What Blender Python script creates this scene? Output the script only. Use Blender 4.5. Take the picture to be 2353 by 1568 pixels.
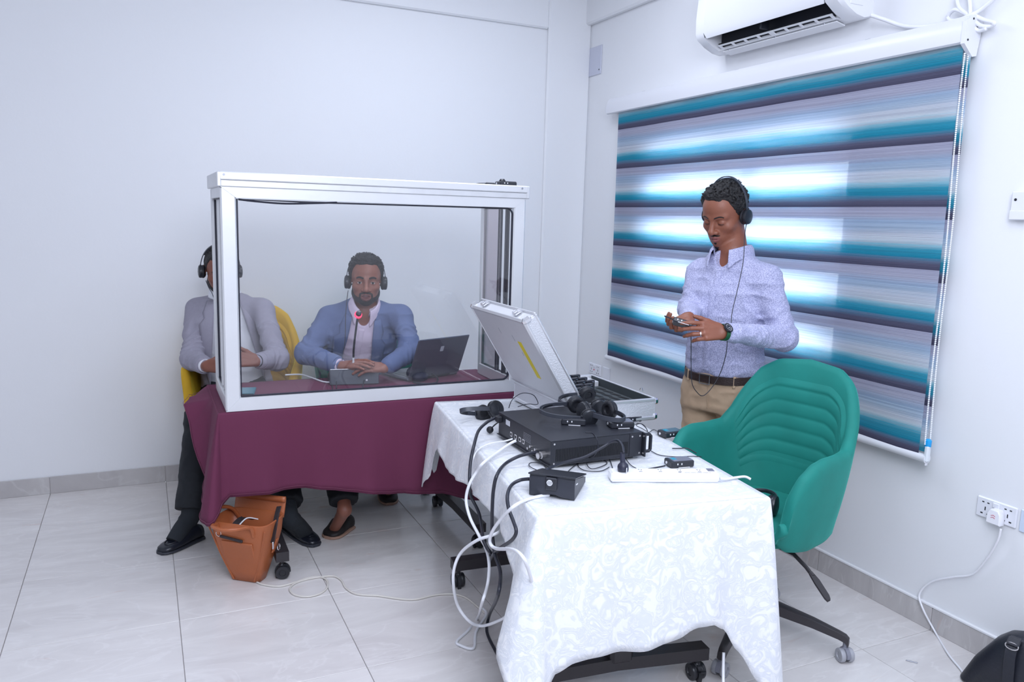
import bpy, math, random
import numpy as np
from mathutils import Vector, Matrix, Euler
for o in list(bpy.data.objects): bpy.data.objects.remove(o)
SC = bpy.context.scene
COL = SC.collection
# ------------------------------------------------------------------ camera
PW, PH, PF = 2353.0, 1568.0, 1814.1
YAW, PITCH, ROLL = .4404, -.1535, .0292
CAM = np.array([-2.8746, -4.983, 1.6147])
_fw = np.array([math.sin(YAW)*math.cos(PITCH), math.cos(YAW)*math.cos(PITCH), math.sin(PITCH)])
_r0 = np.array([math.cos(YAW), -math.sin(YAW), 0.0]); _u0 = np.cross(_r0, _fw)
_rt = math.cos(ROLL)*_r0+math.sin(ROLL)*_u0; _up = -math.sin(ROLL)*_r0+math.cos(ROLL)*_u0
cd = bpy.data.cameras.new('camera'); cam = bpy.data.objects.new('camera', cd); COL.objects.link(cam)
cd.sensor_width = 36; cd.lens = PF/PW*36; cd.clip_start = .05
M = Matrix.Identity(4)
for i in range(3):
    M[i][0], M[i][1], M[i][2], M[i][3] = _rt[i], _up[i], -_fw[i], CAM[i]
cam.matrix_world = M
SC.camera = cam
def ray(px, py): return _fw+_rt*(px-PW/2)/PF-_up*(py-PH/2)/PF
def at(px, py, d): return CAM+ray(px, py)*d            # photo point at a depth
def onz(px, py, z): d = ray(px, py); return CAM+d*(z-CAM[2])/d[2]
def onx(px, py, x): d = ray(px, py); return CAM+d*(x-CAM[0])/d[0]
def ony(px, py, y): d = ray(px, py); return CAM+d*(y-CAM[1])/d[1]
# ------------------------------------------------------------------ exposure, sky, lights
SC.view_settings.view_transform = 'Standard'; SC.view_settings.look = 'None'
SC.view_settings.gamma = 1; SC.view_settings.exposure = 0.0
try: SC.view_settings.use_curve_mapping = False
except Exception: pass
SC.cycles.use_denoising = True
SC.cycles.max_bounces = 10; SC.cycles.diffuse_bounces = 5; SC.cycles.transparent_max_bounces = 16
SC.cycles.sample_clamp_indirect = 4
wd = bpy.data.worlds.new('daylight'); SC.world = wd; wd.use_nodes = True
bg = wd.node_tree.nodes['Background']; bg.inputs[0].default_value = (.80, .90, 1, 1); bg.inputs[1].default_value = 33.0
def area(name, loc, rot, sx, sy, energy, col=(.84, .90, 1)):
    l = bpy.data.lights.new(name, 'AREA'); l.shape = 'RECTANGLE'; l.size = sx; l.size_y = sy; l.energy = energy; l.color = col
    o = bpy.data.objects.new(name, l); COL.objects.link(o); o.location = loc; o.rotation_euler = rot; return o
LC = (.805, .858, 1)
area('ceiling_bounce_light', (-1.9, -4.3, 3.22), (0, 0, 0), 2.2, 2.2, 56, LC)
area('ceiling_panel_light', (-1.35, -1.5, 3.22), (0, 0, 0), 1.2, .6, 24, LC)
area('flash_umbrella_light', (-2.5, -5.3, 2.6), (math.radians(68), 0, -.34), 1.3, 1.0, 60, LC)

# ------------------------------------------------------------------ materials
MATS = {}
def nd(t, kind, **kw):
    n = t.nodes.new(kind)
    for k, v in kw.items(): setattr(n, k, v)
    return n
def mat(name, col, rough=.5, metal=0.0, bump=None, var=None, spec=None, sheen=0, emit=None, aniso=None, coat=0):
    """plain principled material; bump=(scale,strength[,stretch xyz]); var=(scale,amount)"""
    if name in MATS: return MATS[name]
    m = bpy.data.materials.new(name); m.use_nodes = True; t = m.node_tree; b = t.nodes['Principled BSDF']
    b.inputs['Base Color'].default_value = (*col, 1); b.inputs['Roughness'].default_value = rough; b.inputs['Metallic'].default_value = metal
    if spec is not None: b.inputs['Specular IOR Level'].default_value = spec
    if sheen: b.inputs['Sheen Weight'].default_value = sheen; b.inputs['Sheen Roughness'].default_value = .35; b.inputs['Sheen Tint'].default_value = (*[min(1, c*2.2+.05) for c in col], 1)
    if coat: b.inputs['Coat Weight'].default_value = coat
    if emit: b.inputs['Emission Color'].default_value = (*emit[0], 1); b.inputs['Emission Strength'].default_value = emit[1]
    tc = None
    if bump or var: tc = nd(t, 'ShaderNodeTexCoord')
    if bump:
        src = tc.outputs['Object']
        if len(bump) > 2:
            mp = nd(t, 'ShaderNodeMapping'); mp.inputs['Scale'].default_value = bump[2]; t.links.new(src, mp.inputs[0]); src = mp.outputs[0]
        nz = nd(t, 'ShaderNodeTexNoise'); nz.inputs['Scale'].default_value = bump[0]; nz.inputs['Detail'].default_value = 4
        t.links.new(src, nz.inputs['Vector'])
        bp = nd(t, 'ShaderNodeBump'); bp.inputs['Strength'].default_value = bump[1]; bp.inputs['Distance'].default_value = .01
        t.links.new(nz.outputs['Fac'], bp.inputs['Height']); t.links.new(bp.outputs[0], b.inputs['Normal'])
    if var:
        nz = nd(t, 'ShaderNodeTexNoise'); nz.inputs['Scale'].default_value = var[0]; nz.inputs['Detail'].default_value = 5
        t.links.new(tc.outputs['Object'], nz.inputs['Vector'])
        mx = nd(t, 'ShaderNodeMix', data_type='RGBA'); a = var[1]
        mx.inputs[6].default_value = (*[c*(1-a) for c in col], 1); mx.inputs[7].default_value = (*[min(1, c*(1+a)) for c in col], 1)
        t.links.new(nz.outputs['Fac'], mx.inputs[0]); t.links.new(mx.outputs[2], b.inputs['Base Color'])
    MATS[name] = m; return m
def ramp(t, stops, interp='LINEAR'):
    r = nd(t, 'ShaderNodeValToRGB'); cr = r.color_ramp; cr.interpolation = interp
    while len(cr.elements) < len(stops): cr.elements.new(.5)
    for e, (p, c) in zip(cr.elements, stops):
        e.position = p; e.color = (*c, 1) if len(c) == 3 else c
    return r
def glass_mat(name, tint=(.97, .985, 1), haze=.02, ior=1.45, hazecol=(.8, .84, .9)):
    if name in MATS: return MATS[name]
    m = bpy.data.materials.new(name); m.use_nodes = True; t = m.node_tree; t.nodes.remove(t.nodes['Principled BSDF'])
    out = t.nodes['Material Output']
    tr = nd(t, 'ShaderNodeBsdfTransparent'); tr.inputs[0].default_value = (*tint, 1)
    gl = nd(t, 'ShaderNodeBsdfGlossy'); gl.inputs['Roughness'].default_value = .01
    df = nd(t, 'ShaderNodeBsdfDiffuse'); df.inputs[0].default_value = (*hazecol, 1)
    fr = nd(t, 'ShaderNodeFresnel'); fr.inputs['IOR'].default_value = ior
    m1 = nd(t, 'ShaderNodeMixShader'); m1.inputs[0].default_value = haze
    t.links.new(tr.outputs[0], m1.inputs[1]); t.links.new(df.outputs[0], m1.inputs[2])
    # the pane is modelled thin (no refraction): only its entry faces mirror
    ge = nd(t, 'ShaderNodeNewGeometry'); om = nd(t, 'ShaderNodeMath', operation='MULTIPLY_ADD'); om.inputs[1].default_value = -1.85; om.inputs[2].default_value = 1.85; t.links.new(ge.outputs['Backfacing'], om.inputs[0])
    fm = nd(t, 'ShaderNodeMath', operation='MULTIPLY', use_clamp=True); t.links.new(fr.outputs[0], fm.inputs[0]); t.links.new(om.outputs[0], fm.inputs[1])
    m2 = nd(t, 'ShaderNodeMixShader'); t.links.new(fm.outputs[0], m2.inputs[0])
    t.links.new(m1.outputs[0], m2.inputs[1]); t.links.new(gl.outputs[0], m2.inputs[2]); t.links.new(m2.outputs[0], out.inputs[0])
    MATS[name] = m; return m
# ------------------------------------------------------------------ mesh builder
def rotm(rx=0, ry=0, rz=0): return np.array(Euler((rx, ry, rz)).to_matrix())
def frame(z, x=None):
    """3x3 with given z axis (columns x,y,z)"""
    z = np.asarray(z, float); z = z/np.linalg.norm(z)
    if x is None: x = np.array([1., 0, 0]) if abs(z[0]) < .9 else np.array([0, 1., 0])
    x = np.asarray(x, float); x = x-z*(x@z); x = x/np.linalg.norm(x)
    return np.stack([x, np.cross(z, x), z], 1)
def spline(pts, n=8, closed=False):
    P = np.asarray(pts, float); N = len(P); out = []
    if N < 3 and not closed: return np.array([P[0]+(P[-1]-P[0])*i/n for i in range(n+1)])
    segs = N if closed else N-1
    for i in range(segs):
        g = lambda j: P[j % N] if closed else P[min(max(j, 0), N-1)]
        p0, p1, p2, p3 = g(i-1), g(i), g(i+1), g(i+2)
        for k in range(n):
            t = k/n
            out.append(.5*((2*p1)+(p2-p0)*t+(2*p0-5*p1+4*p2-p3)*t*t+(3*p1-p0-3*p2+p3)*t**3))
    if not closed: out.append(P[-1])
    return np.array(out)
class MB:
    def __init__(s): s.v = []; s.f = []; s.mi = []; s.m = 0; s.R = np.eye(3); s.T = np.zeros(3)
    def xf(s, T=(0, 0, 0), R=None):
        s.T = np.asarray(T, float); s.R = np.eye(3) if R is None else R; return s
    def add(s, V, F):
        b = len(s.v); V = np.asarray(V, float)@s.R.T+s.T
        s.v.extend(V.tolist()); s.f.extend([tuple(b+i for i in f) for f in F]); s.mi.extend([s.m]*len(F)); return s
    def box(s, c, d, bev=0, R=None):
        hx, hy, hz = [x/2 for x in d]; c = np.asarray(c, float); bev = min(bev, .49*min(d))
        if bev <= 0:
            V = np.array([[x, y, z] for x in (-hx, hx) for y in (-hy, hy) for z in (-hz, hz)])
            F = [(0, 1, 3, 2), (4, 6, 7, 5), (0, 4, 5, 1), (2, 3, 7, 6), (0, 2, 6, 4), (1, 5, 7, 3)]
        else:
            V = []; idx = {}
            for sx in (-1, 1):
                for sy in (-1, 1):
                    for sz in (-1, 1):
                        for a in range(3):
                            p = [sx*(hx-bev), sy*(hy-bev), sz*(hz-bev)]; p[a] = (sx*hx, sy*hy, sz*hz)[a]
                            idx[(sx, sy, sz, a)] = len(V); V.append(p)
            V = np.array(V); F = []
            for a in range(3):
                b_, c_ = (a+1) % 3, (a+2) % 3
                for sg in (-1, 1):
                    q = []
                    for (u, w) in ((-1, -1), (1, -1), (1, 1), (-1, 1)):
                        k = [0, 0, 0]; k[a] = sg; k[b_] = u; k[c_] = w; q.append(idx[(*k, a)])
                    F.append(tuple(q if sg > 0 else q[::-1]))
                for u in (-1, 1):
                    for w in (-1, 1):
                        k1 = [0, 0, 0]; k1[a] = -1; k1[b_] = u; k1[c_] = w; k2 = list(k1); k2[a] = 1
                        q = [idx[(*k1, b_)], idx[(*k2, b_)], idx[(*k2, c_)], idx[(*k1, c_)]]
                        F.append(tuple(q if u*w > 0 else q[::-1]))
            for sx in (-1, 1):
                for sy in (-1, 1):
                    for sz in (-1, 1):
                        q = [idx[(sx, sy, sz, a)] for a in range(3)]
                        F.append(tuple(q if sx*sy*sz > 0 else q[::-1]))
        if R is not None: V = V@R.T
        return s.add(V+c, F)
    def ring(s, loops, closed_u=True, caps=True, closed_v=False):
        """loft a list of equal-length loops"""
        L = [np.asarray(l, float) for l in loops]; n = len(L[0]); V = np.concatenate(L); F = []
        rng = n if closed_u else n-1; m = len(L)
        for j in range(m if closed_v else m-1):
            a = j*n; b = ((j+1) % m)*n
            for i in range(rng):
                k = (i+1) % n; F.append((a+i, a+k, b+k, b+i))
        if caps and not closed_v:
            F.append(tuple(range(n))[::-1]); F.append(tuple((m-1)*n+i for i in range(n)))
        return s.add(V, F)
    def cyl(s, a, b, r, r2=None, n=16, caps=True):
        a = np.asarray(a, float); b = np.asarray(b, float); r2 = r if r2 is None else r2
        B = frame(b-a); t = np.arange(n)*2*math.pi/n; c = np.stack([np.cos(t), np.sin(t), 0*t], 1)@B.T
        return s.ring([a+c*r, b+c*r2], caps=caps)
    def lathe(s, prof, c=(0, 0, 0), axis=(0, 0, 1), n=24, x=None, sy=1, caps=True):
        B = frame(axis, x); t = np.arange(n)*2*math.pi/n; c = np.asarray(c, float)
        return s.ring([c+(np.stack([np.cos(t)*r, np.sin(t)*r*sy, 0*t+z], 1))@B.T for r, z in prof], caps=caps)
    def tube(s, pts, r, n=8, closed=False, flat=1.0, up=None, r_end=None):
        P = np.asarray(pts, float); m = len(P); loops = []
        T = np.roll(P, -1, 0)-np.roll(P, 1, 0) if closed else np.gradient(P, axis=0)
        T /= np.linalg.norm(T, axis=1)[:, None]+1e-12
        t = np.arange(n)*2*math.pi/n
        x = frame(T[0])[:, 0] if up is None else np.asarray(up, float)
        for i in range(m):
            x = x-T[i]*(x@T[i]); x = x/(np.linalg.norm(x)+1e-12); y = np.cross(T[i], x)
            ri = r if np.isscalar(r) else r[i]
            loops.append(P[i]+ri*(np.cos(t)[:, None]*x+np.sin(t)[:, None]*y*flat))
        return s.ring(loops, caps=not closed, closed_v=closed)
    def rtube(s, pts, w, h, up, closed=False):
        """rectangular section strip: w along up, h across"""
        P = np.asarray(pts, float); m = len(P); loops = []
        T = np.roll(P, -1, 0)-np.roll(P, 1, 0) if closed else np.gradient(P, axis=0)
        T /= np.linalg.norm(T, axis=1)[:, None]+1e-12
        for i in range(m):
            u_ = np.asarray(up[i] if np.ndim(up) == 2 else up, float); u_ = u_-T[i]*(u_@T[i]); u_ = u_/(np.linalg.norm(u_)+1e-12); y = np.cross(T[i], u_)
            k = .35
            loops.append([P[i]+u_*a*w/2+y*b*h/2 for a, b in ((1-k*h/w, 1), (-1+k*h/w, 1), (-1, 1-k), (-1, -1+k), (-1+k*h/w, -1), (1-k*h/w, -1), (1, -1+k), (1, 1-k))])
        return s.ring(loops, caps=not closed, closed_v=closed)
    def sphere(s, c, r, n=16, m=10, R=None):
        r = np.array([r]*3 if np.isscalar(r) else r, float); V = []; F = []
        V.append([0, 0, 1])
        for i in range(1, m):
            a = math.pi*i/m
            for j in range(n): V.append([math.sin(a)*math.cos(2*math.pi*j/n), math.sin(a)*math.sin(2*math.pi*j/n), math.cos(a)])
        V.append([0, 0, -1]); V = np.array(V)*r
        if R is not None: V = V@R.T
        for j in range(n): F.append((0, 1+j, 1+(j+1) % n))
        for i in range(m-2):
            for j in range(n): a = 1+i*n; F.append((a+j, a+n+j, a+n+(j+1) % n, a+(j+1) % n))
        a = 1+(m-2)*n
        for j in range(n): F.append((a+j, len(V)-1, a+(j+1) % n))
        return s.add(V+np.asarray(c, float), F)
    def prism(s, poly, z0, z1, R=None, c=(0, 0, 0), bev=0):
        P = np.asarray(poly, float); c = np.asarray(c, float); R = np.eye(3) if R is None else R
        A = .5*np.sum(P[:, 0]*np.roll(P[:, 1], -1)-np.roll(P[:, 0], -1)*P[:, 1])
        if A < 0: P = P[::-1]
        lo = lambda q, z: np.c_[q, np.full(len(q), z)]@R.T+c
        if bev:
            cen = P.mean(0); d = P-cen; Q = cen+d*(1-bev/(np.linalg.norm(d, axis=1)[:, None]+1e-9))
            return s.ring([lo(Q, z0), lo(P, z0+bev), lo(P, z1-bev), lo(Q, z1)])
        return s.ring([lo(P, z0), lo(P, z1)])
    def grid(s, G, closed_u=False):
        G = np.asarray(G, float); a, b = G.shape[:2]; F = []
        for i in range(a-1 if not closed_u else a):
            for j in range(b-1): k = (i+1) % a; F.append((i*b+j, k*b+j, k*b+j+1, i*b+j+1))
        return s.add(G.reshape(-1, 3), F)
def link(o, parent=None):
    COL.objects.link(o)
    if parent is not None: o.parent = parent
    return o
def mesh(name, mb, mats, smooth=40):
    me = bpy.data.meshes.new(name); me.from_pydata(mb.v, [], mb.f)
    for m in (mats if isinstance(mats, (list, tuple)) else [mats]): me.materials.append(m)
    if max(mb.mi, default=0) > 0: me.polygons.foreach_set('material_index', mb.mi)
    if smooth:
        me.polygons.foreach_set('use_smooth', [True]*len(me.polygons))
        if smooth < 180: me.set_sharp_from_angle(angle=math.radians(smooth))
    me.update(); return me
def obj(name, mb, mats, parent=None, smooth=40, loc=None, rot=None, kind=None, label=None):
    o = bpy.data.objects.new(name, mesh(name, mb, mats, smooth)); link(o, parent)
    if loc is not None: o.location = loc
    if rot is not None: o.rotation_euler = rot
    if kind: o['kind'] = kind
    if label: o['label'] = label
    return o
def wobj(name, mb, mats, parent=None, org=None, **k):
    """mesh authored in world coordinates; org = world position of its parent / of its own origin"""
    V = np.array(mb.v)
    if parent is None:
        if org is None: org = np.array([V[:, 0].mean(), V[:, 1].mean(), V[:, 2].min()])
        mb.v = (V-np.asarray(org)).tolist(); return obj(name, mb, mats, None, loc=org, **k)
    mb.v = (V-np.asarray(org if org is not None else parent.location)).tolist(); return obj(name, mb, mats, parent, **k)
def tag(o, label, cat, group=None):
    o['label'] = label; o['category'] = cat
    if group: o['group'] = group
    return o
def thing(name, label, cat, loc=(0, 0, 0), rz=0, group=None, rot=None):
    o = bpy.data.objects.new(name, None); o.empty_display_size = .1; link(o); o.location = loc
    o.rotation_euler = rot if rot is not None else (0, 0, rz); return tag(o, label, cat, group)
def dup(root, loc, rot, label=None, group=None, swap=None):
    def cp(o, par):
        c = o.copy(); COL.objects.link(c); c.parent = par
        if swap and o.type == 'MESH' and o.data.materials and o.data.materials[0].name in swap:
            c.data = o.data.copy(); c.data.materials[0] = swap[o.data.materials[0].name]
        for ch in list(KIDS.get(o.name, [])) or [q for q in o.children]: cp(ch, c)
        return c
    r = cp(root, None); r.location = loc; r.rotation_euler = rot if not np.isscalar(rot) else (0, 0, rot)
    if label: r['label'] = label
    if group: r['group'] = group
    return r
KIDS = {}
def structure(name, mb, m, parent=None, **k):
    o = obj(name, mb, m, parent, **k)
    if parent is None: o['kind'] = 'structure'
    return o
rnd = random.Random(7)
# ================================================================== room
m_wall = mat('wall_paint', (.80, .81, .83), .55, bump=(60, .04), var=(1.5, .012))
m_ceil = mat('ceiling_paint', (.86, .87, .88), .8)
def tile_mat(name, a, b, vein, rough, scale=1.0, orange=True):
    m = bpy.data.materials.new(name); m.use_nodes = True; t = m.node_tree; p = t.nodes['Principled BSDF']; p.inputs['Roughness'].default_value = rough
    tc = nd(t, 'ShaderNodeTexCoord'); oi = nd(t, 'ShaderNodeObjectInfo')
    ad = nd(t, 'ShaderNodeVectorMath', operation='MULTIPLY_ADD'); t.links.new(oi.outputs['Random'], ad.inputs[0]); ad.inputs[1].default_value = (37, 91, 13); t.links.new(tc.outputs['Object'], ad.inputs[2])
    mp = nd(t, 'ShaderNodeMapping'); mp.inputs['Rotation'].default_value = (0, 0, .95); mp.inputs['Scale'].default_value = (1.1*scale, 3.6*scale, 1); t.links.new(ad.outputs[0], mp.inputs[0])
    n1 = nd(t, 'ShaderNodeTexNoise'); n1.inputs['Scale'].default_value = 1.6; n1.inputs['Detail'].default_value = 7; n1.inputs['Roughness'].default_value = .6; n1.inputs['Distortion'].default_value = 1.2; t.links.new(mp.outputs[0], n1.inputs['Vector'])
    r1 = ramp(t, [(.3, a), (.7, b)]); t.links.new(n1.outputs['Fac'], r1.inputs[0])
    n2 = nd(t, 'ShaderNodeTexNoise'); n2.inputs['Scale'].default_value = 1.3; n2.inputs['Detail'].default_value = 5; n2.inputs['Distortion'].default_value = 1.9; t.links.new(mp.outputs[0], n2.inputs['Vector'])
    r2 = ramp(t, [(.475, (0, 0, 0)), (.5, (1, 1, 1)), (.525, (0, 0, 0))]); t.links.new(n2.outputs['Fac'], r2.inputs[0])
    mx = nd(t, 'ShaderNodeMix', data_type='RGBA'); mx.inputs[7].default_value = (*vein, 1); t.links.new(r1.outputs[0], mx.inputs[6])
    ml = nd(t, 'ShaderNodeMath', operation='MULTIPLY'); ml.inputs[1].default_value = .35; t.links.new(r2.outputs[0], ml.inputs[0]); t.links.new(ml.outputs[0], mx.inputs[0])
    src = mx.outputs[2]
    if orange:
        n3 = nd(t, 'ShaderNodeTexNoise'); n3.inputs['Scale'].default_value = 3.0; n3.inputs['Detail'].default_value = 3; n3.inputs['Distortion'].default_value = 1.0; t.links.new(mp.outputs[0], n3.inputs['Vector'])
        r3 = ramp(t, [(.66, (0, 0, 0)), (.78, (1, 1, 1))]); t.links.new(n3.outputs['Fac'], r3.inputs[0])
        m3 = nd(t, 'ShaderNodeMath', operation='MULTIPLY'); m3.inputs[1].default_value = .45; t.links.new(r3.outputs[0], m3.inputs[0])
        m4 = nd(t, 'ShaderNodeMix', data_type='RGBA'); m4.inputs[7].default_value = (.62, .40, .33, 1); t.links.new(m3.outputs[0], m4.inputs[0]); t.links.new(src, m4.inputs[6]); src = m4.outputs[2]
    t.links.new(src, p.inputs['Base Color']); return m
m_tile = tile_mat('marble_floor_tile', (.64, .61, .60), (.76, .735, .72), (.82, .80, .79), .18)
m_skirt = tile_mat('marble_skirting_tile', (.43, .41, .41), (.55, .53, .525), (.66, .65, .64), .3, 1.4)
m_grout = mat('grout', (.52, .49, .49), .8)
RX, RY, RZ = -5.2, -6.6, 3.25
# floor slab and its tiles
fl = structure('floor', MB().box((RX/2, RY/2, -.02), (-RX+.4, -RY+.4, .028)), m_grout)
GX, GY = -.3932, -.5924
xs = [0.0-.003]+[GX-.6*i for i in range(0, 8)]; ys = [-.003]+[GY-.6*i for i in range(0, 10)]
shared = {}
for i in range(len(xs)-1):
    for j in range(len(ys)-1):
        w, d = xs[i]-xs[i+1], ys[j]-ys[j+1]; k = (round(w, 3), round(d, 3))
        if k not in shared: shared[k] = mesh('tile', MB().box((0, 0, 0), (w-.0025, d-.0025, .006), .0012), m_tile)
        o = bpy.data.objects.new('tile', shared[k]); link(o, fl); o.location = ((xs[i]+xs[i+1])/2, (ys[j]+ys[j+1])/2, -.003)
structure('ceiling', MB().box((RX/2, RY/2, RZ+.05), (-RX+.4, -RY+.4, .1)), m_ceil)
structure('wall_back', MB().box((RX/2, .1, RZ/2), (-RX+.4, .2, RZ)), m_wall)
structure('wall_left', MB().box((RX-.1, RY/2, RZ/2), (.2, -RY+.4, RZ)), m_wall)
structure('wall_front', MB().box((RX/2, RY-.1, RZ/2), (-RX+.4, .2, RZ)), m_wall)
# right wall with the window opening
WY0, WY1, WZ0, WZ1 = -2.35, -.82, .84, 2.1
w = MB(); TH = .2
for (y0, y1, z0, z1) in ((RY-.2, WY0, 0, RZ), (WY1, .2, 0, RZ), (WY0, WY1, 0, WZ0), (WY0, WY1, WZ1, RZ)):
    w.box((TH/2, (y0+y1)/2, (z0+z1)/2), (TH, y1-y0, z1-z0))
structure('wall_right', w, m_wall)
# beam and corner column, rounded plaster edges
def soft_prism(name, poly, z0, z1, R=None, c=(0, 0, 0), bev=.012): structure(name, MB().prism(poly, z0, z1, R, c), m_wall)
BZ = 2.885
structure('trim_1', MB().box(((RX-.33)/2, -.012, (BZ+RZ)/2), (-RX-.33, .03, RZ-BZ), .01), m_wall)
structure('trim_2', MB().box((-.165, -.012, RZ/2), (.33, .03, RZ), .01), m_wall)
structure('trim_3', MB().box((-.022, RY/2, (2.945+RZ)/2), (.05, -RY, RZ-2.945), .012), m_wall)
# skirting tiles
HB = .0975
bb = structure('baseboard_back', MB().box((RX/2, -.004, HB/2-.002), (-RX, .006, HB-.006)), m_grout)
br = structure('baseboard_right', MB().box((-.004, RY/2, HB/2-.002), (.006, -RY, HB-.006)), m_grout)
sb = mesh('tile', MB().box((0, 0, 0), (.597, .010, HB), .0015), m_skirt); sr = mesh('tile', MB().box((0, 0, 0), (.010, .597, HB), .0015), m_skirt)
for i in range(8):
    o = bpy.data.objects.new('tile', sb); link(o, bb); o.location = (GX-.3-.6*i, -.006, HB/2)
for i in range(10):
    o = bpy.data.objects.new('tile', sr); link(o, br); o.location = (-.006, -2.395+.9-.6*i+.6, HB/2)
structure('trim_4', MB().box((-.007, RY/2, HB+.006), (.013, -RY, .012), .003), m_wall)
# ------------------------------------------------------------------ window behind the blind
m_alu = mat('brushed_aluminium', (.68, .69, .71), .34, .75, bump=(120, .03, (1, 1, 1)))
m_frame = mat('window_frame_white', (.75, .76, .78), .4)
wf = MB(); t_ = .06
wy, wz = (WY0+WY1)/2, (WZ0+WZ1)/2
wf.box((.10, wy, WZ0+t_/2), (.06, WY1-WY0, t_), .004).box((.10, wy, WZ1-t_/2), (.06, WY1-WY0, t_), .004)
wf.box((.10, WY0+t_/2, wz), (.06, t_, WZ1-WZ0), .004).box((.10, WY1-t_/2, wz), (.06, t_, WZ1-WZ0), .004)
wf.box((.10, -1.605, wz), (.06, .075, WZ1-WZ0), .004)
win = structure('window_1', wf, m_frame)
m_wg = glass_mat('window_glass', haze=0)
for (a, b) in ((WY0+t_, -1.645), (-1.57, WY1-t_)):
    obj('pane', MB().box((.10, (a+b)/2, wz), (.005, b-a, WZ1-WZ0-2*t_)), m_wg, win)
# ------------------------------------------------------------------ zebra roller blind
def blind_mat(name, zoff, trans):
    m = bpy.data.materials.new(name); m.use_nodes = True; t = m.node_tree; t.nodes.remove(t.nodes['Principled BSDF']); out = t.nodes['Material Output']
    tc = nd(t, 'ShaderNodeTexCoord'); sp = nd(t, 'ShaderNodeSeparateXYZ'); t.links.new(tc.outputs['Object'], sp.inputs[0])
    mp = nd(t, 'ShaderNodeMapping'); mp.inputs['Scale'].default_value = (1, .55, 9); t.links.new(tc.outputs['Object'], mp.inputs[0])
    nz = nd(t, 'ShaderNodeTexNoise'); nz.inputs['Scale'].default_value = 2.2; nz.inputs['Detail'].default_value = 6; nz.inputs['Roughness'].default_value = .65; t.links.new(mp.outputs[0], nz.inputs['Vector'])
    mp2 = nd(t, 'ShaderNodeMapping'); mp2.inputs['Scale'].default_value = (1, .25, 60); t.links.new(tc.outputs['Object'], mp2.inputs[0])
    nz2 = nd(t, 'ShaderNodeTexNoise'); nz2.inputs['Scale'].default_value = 3; nz2.inputs['Detail'].default_value = 3; t.links.new(mp2.outputs[0], nz2.inputs['Vector'])
    def mth(op, a, b):
        n = nd(t, 'ShaderNodeMath', operation=op)
        for k, v in enumerate((a, b)):
            if isinstance(v, (int, float)): n.inputs[k].default_value = v
            elif v is not None: t.links.new(v, n.inputs[k])
        return n.outputs[0]
    u = mth('DIVIDE', mth('SUBTRACT', zoff, sp.outputs[2]), .2457)
    fr0 = mth('FRACT', u, None)
    # streaks only disturb the printed zone, not the crisp bottom edge
    env = mth('MULTIPLY', mth('MULTIPLY', fr0, mth('SUBTRACT', 1.0, fr0)), 4.0)
    fr = mth('ADD', fr0, mth('MULTIPLY', env, mth('ADD', mth('MULTIPLY', mth('SUBTRACT', nz.outputs['Fac'], .5), .20), mth('MULTIPLY', mth('SUBTRACT', nz2.outputs['Fac'], .5), .14))))
    S = [(0.0, (.40, .40, .52)), (.14, (.45, .46, .58)), (.26, (.38, .50, .66)), (.36, (.50, .62, .75)), (.46, (.68, .72, .79)), (.55, (.68, .75, .80)), (.62, (.30, .56, .66)), (.69, (.05, .34, .47)), (.80, (.022, .25, .37)), (.86, (.11, .17, .26)), (.91, (.10, .10, .155)), (1.0, (.07, .068, .11))]
    r = ramp(t, S); t.links.new(fr, r.inputs[0])
    # brightness streaks
    st = ramp(t, [(.35, (.78, .78, .80)), (.6, (1.04, 1.04, 1.03))]); t.links.new(nz2.outputs['Fac'], st.inputs[0])
    mc = nd(t, 'ShaderNodeMix', data_type='RGBA', blend_type='MULTIPLY'); mc.inputs[0].default_value = .8; t.links.new(r.outputs[0], mc.inputs[6]); t.links.new(st.outputs[0], mc.inputs[7])
    df = nd(t, 'ShaderNodeBsdfDiffuse'); t.links.new(mc.outputs[2], df.inputs[0])
    tr = nd(t, 'ShaderNodeBsdfTranslucent'); t.links.new(mc.outputs[2], tr.inputs[0])
    # how much light the weave lets through: sheer bands a lot, dark bands little
    tw = ramp(t, [(0, (.22,)*3), (.2, (.28,)*3), (.36, (.42,)*3), (.58, (.42,)*3), (.72, (.34,)*3), (.84, (.18,)*3), (1, (.10,)*3)]); t.links.new(fr, tw.inputs[0])
    m1 = nd(t, 'ShaderNodeMixShader'); t.links.new(mth('MULTIPLY', tw.outputs[0], trans), m1.inputs[0]); t.links.new(df.outputs[0], m1.inputs[1]); t.links.new(tr.outputs[0], m1.inputs[2])
    tp = nd(t, 'ShaderNodeBsdfTransparent'); m2 = nd(t, 'ShaderNodeMixShader')
    op = ramp(t, [(0, (.07,)*3), (.25, (.09,)*3), (.5, (.12,)*3), (.66, (.05,)*3), (.84, (.015,)*3), (1, (0,)*3)]); t.links.new(fr, op.inputs[0])
    t.links.new(op.outputs[0], m2.inputs[0]); t.links.new(m1.outputs[0], m2.inputs[1]); t.links.new(tp.outputs[0], m2.inputs[2])
    # fine ribbed weave
    wv = nd(t, 'ShaderNodeTexWave', wave_type='BANDS', bands_direction='Z'); wv.inputs['Scale'].default_value = 55; t.links.new(tc.outputs['Object'], wv.inputs[0])
    bp = nd(t, 'ShaderNodeBump'); bp.inputs['Strength'].default_value = .35; bp.inputs['Distance'].default_value = .002; t.links.new(wv.outputs['Fac'], bp.inputs['Height']); t.links.new(bp.outputs[0], df.inputs['Normal'])
    t.links.new(m2.outputs[0], out.inputs[0]); return m
m_pvc = mat('white_plastic', (.74, .75, .79), .35)
BY0, BY1, BT, BB = -.525, -2.895, 2.31, .725
bl = thing('roller_blind', 'striped teal, grey and white zebra roller blind hanging in front of the window', 'blind', (0, (BY0+BY1)/2, BB))
bo = np.array([0, (BY0+BY1)/2, BB])
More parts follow.
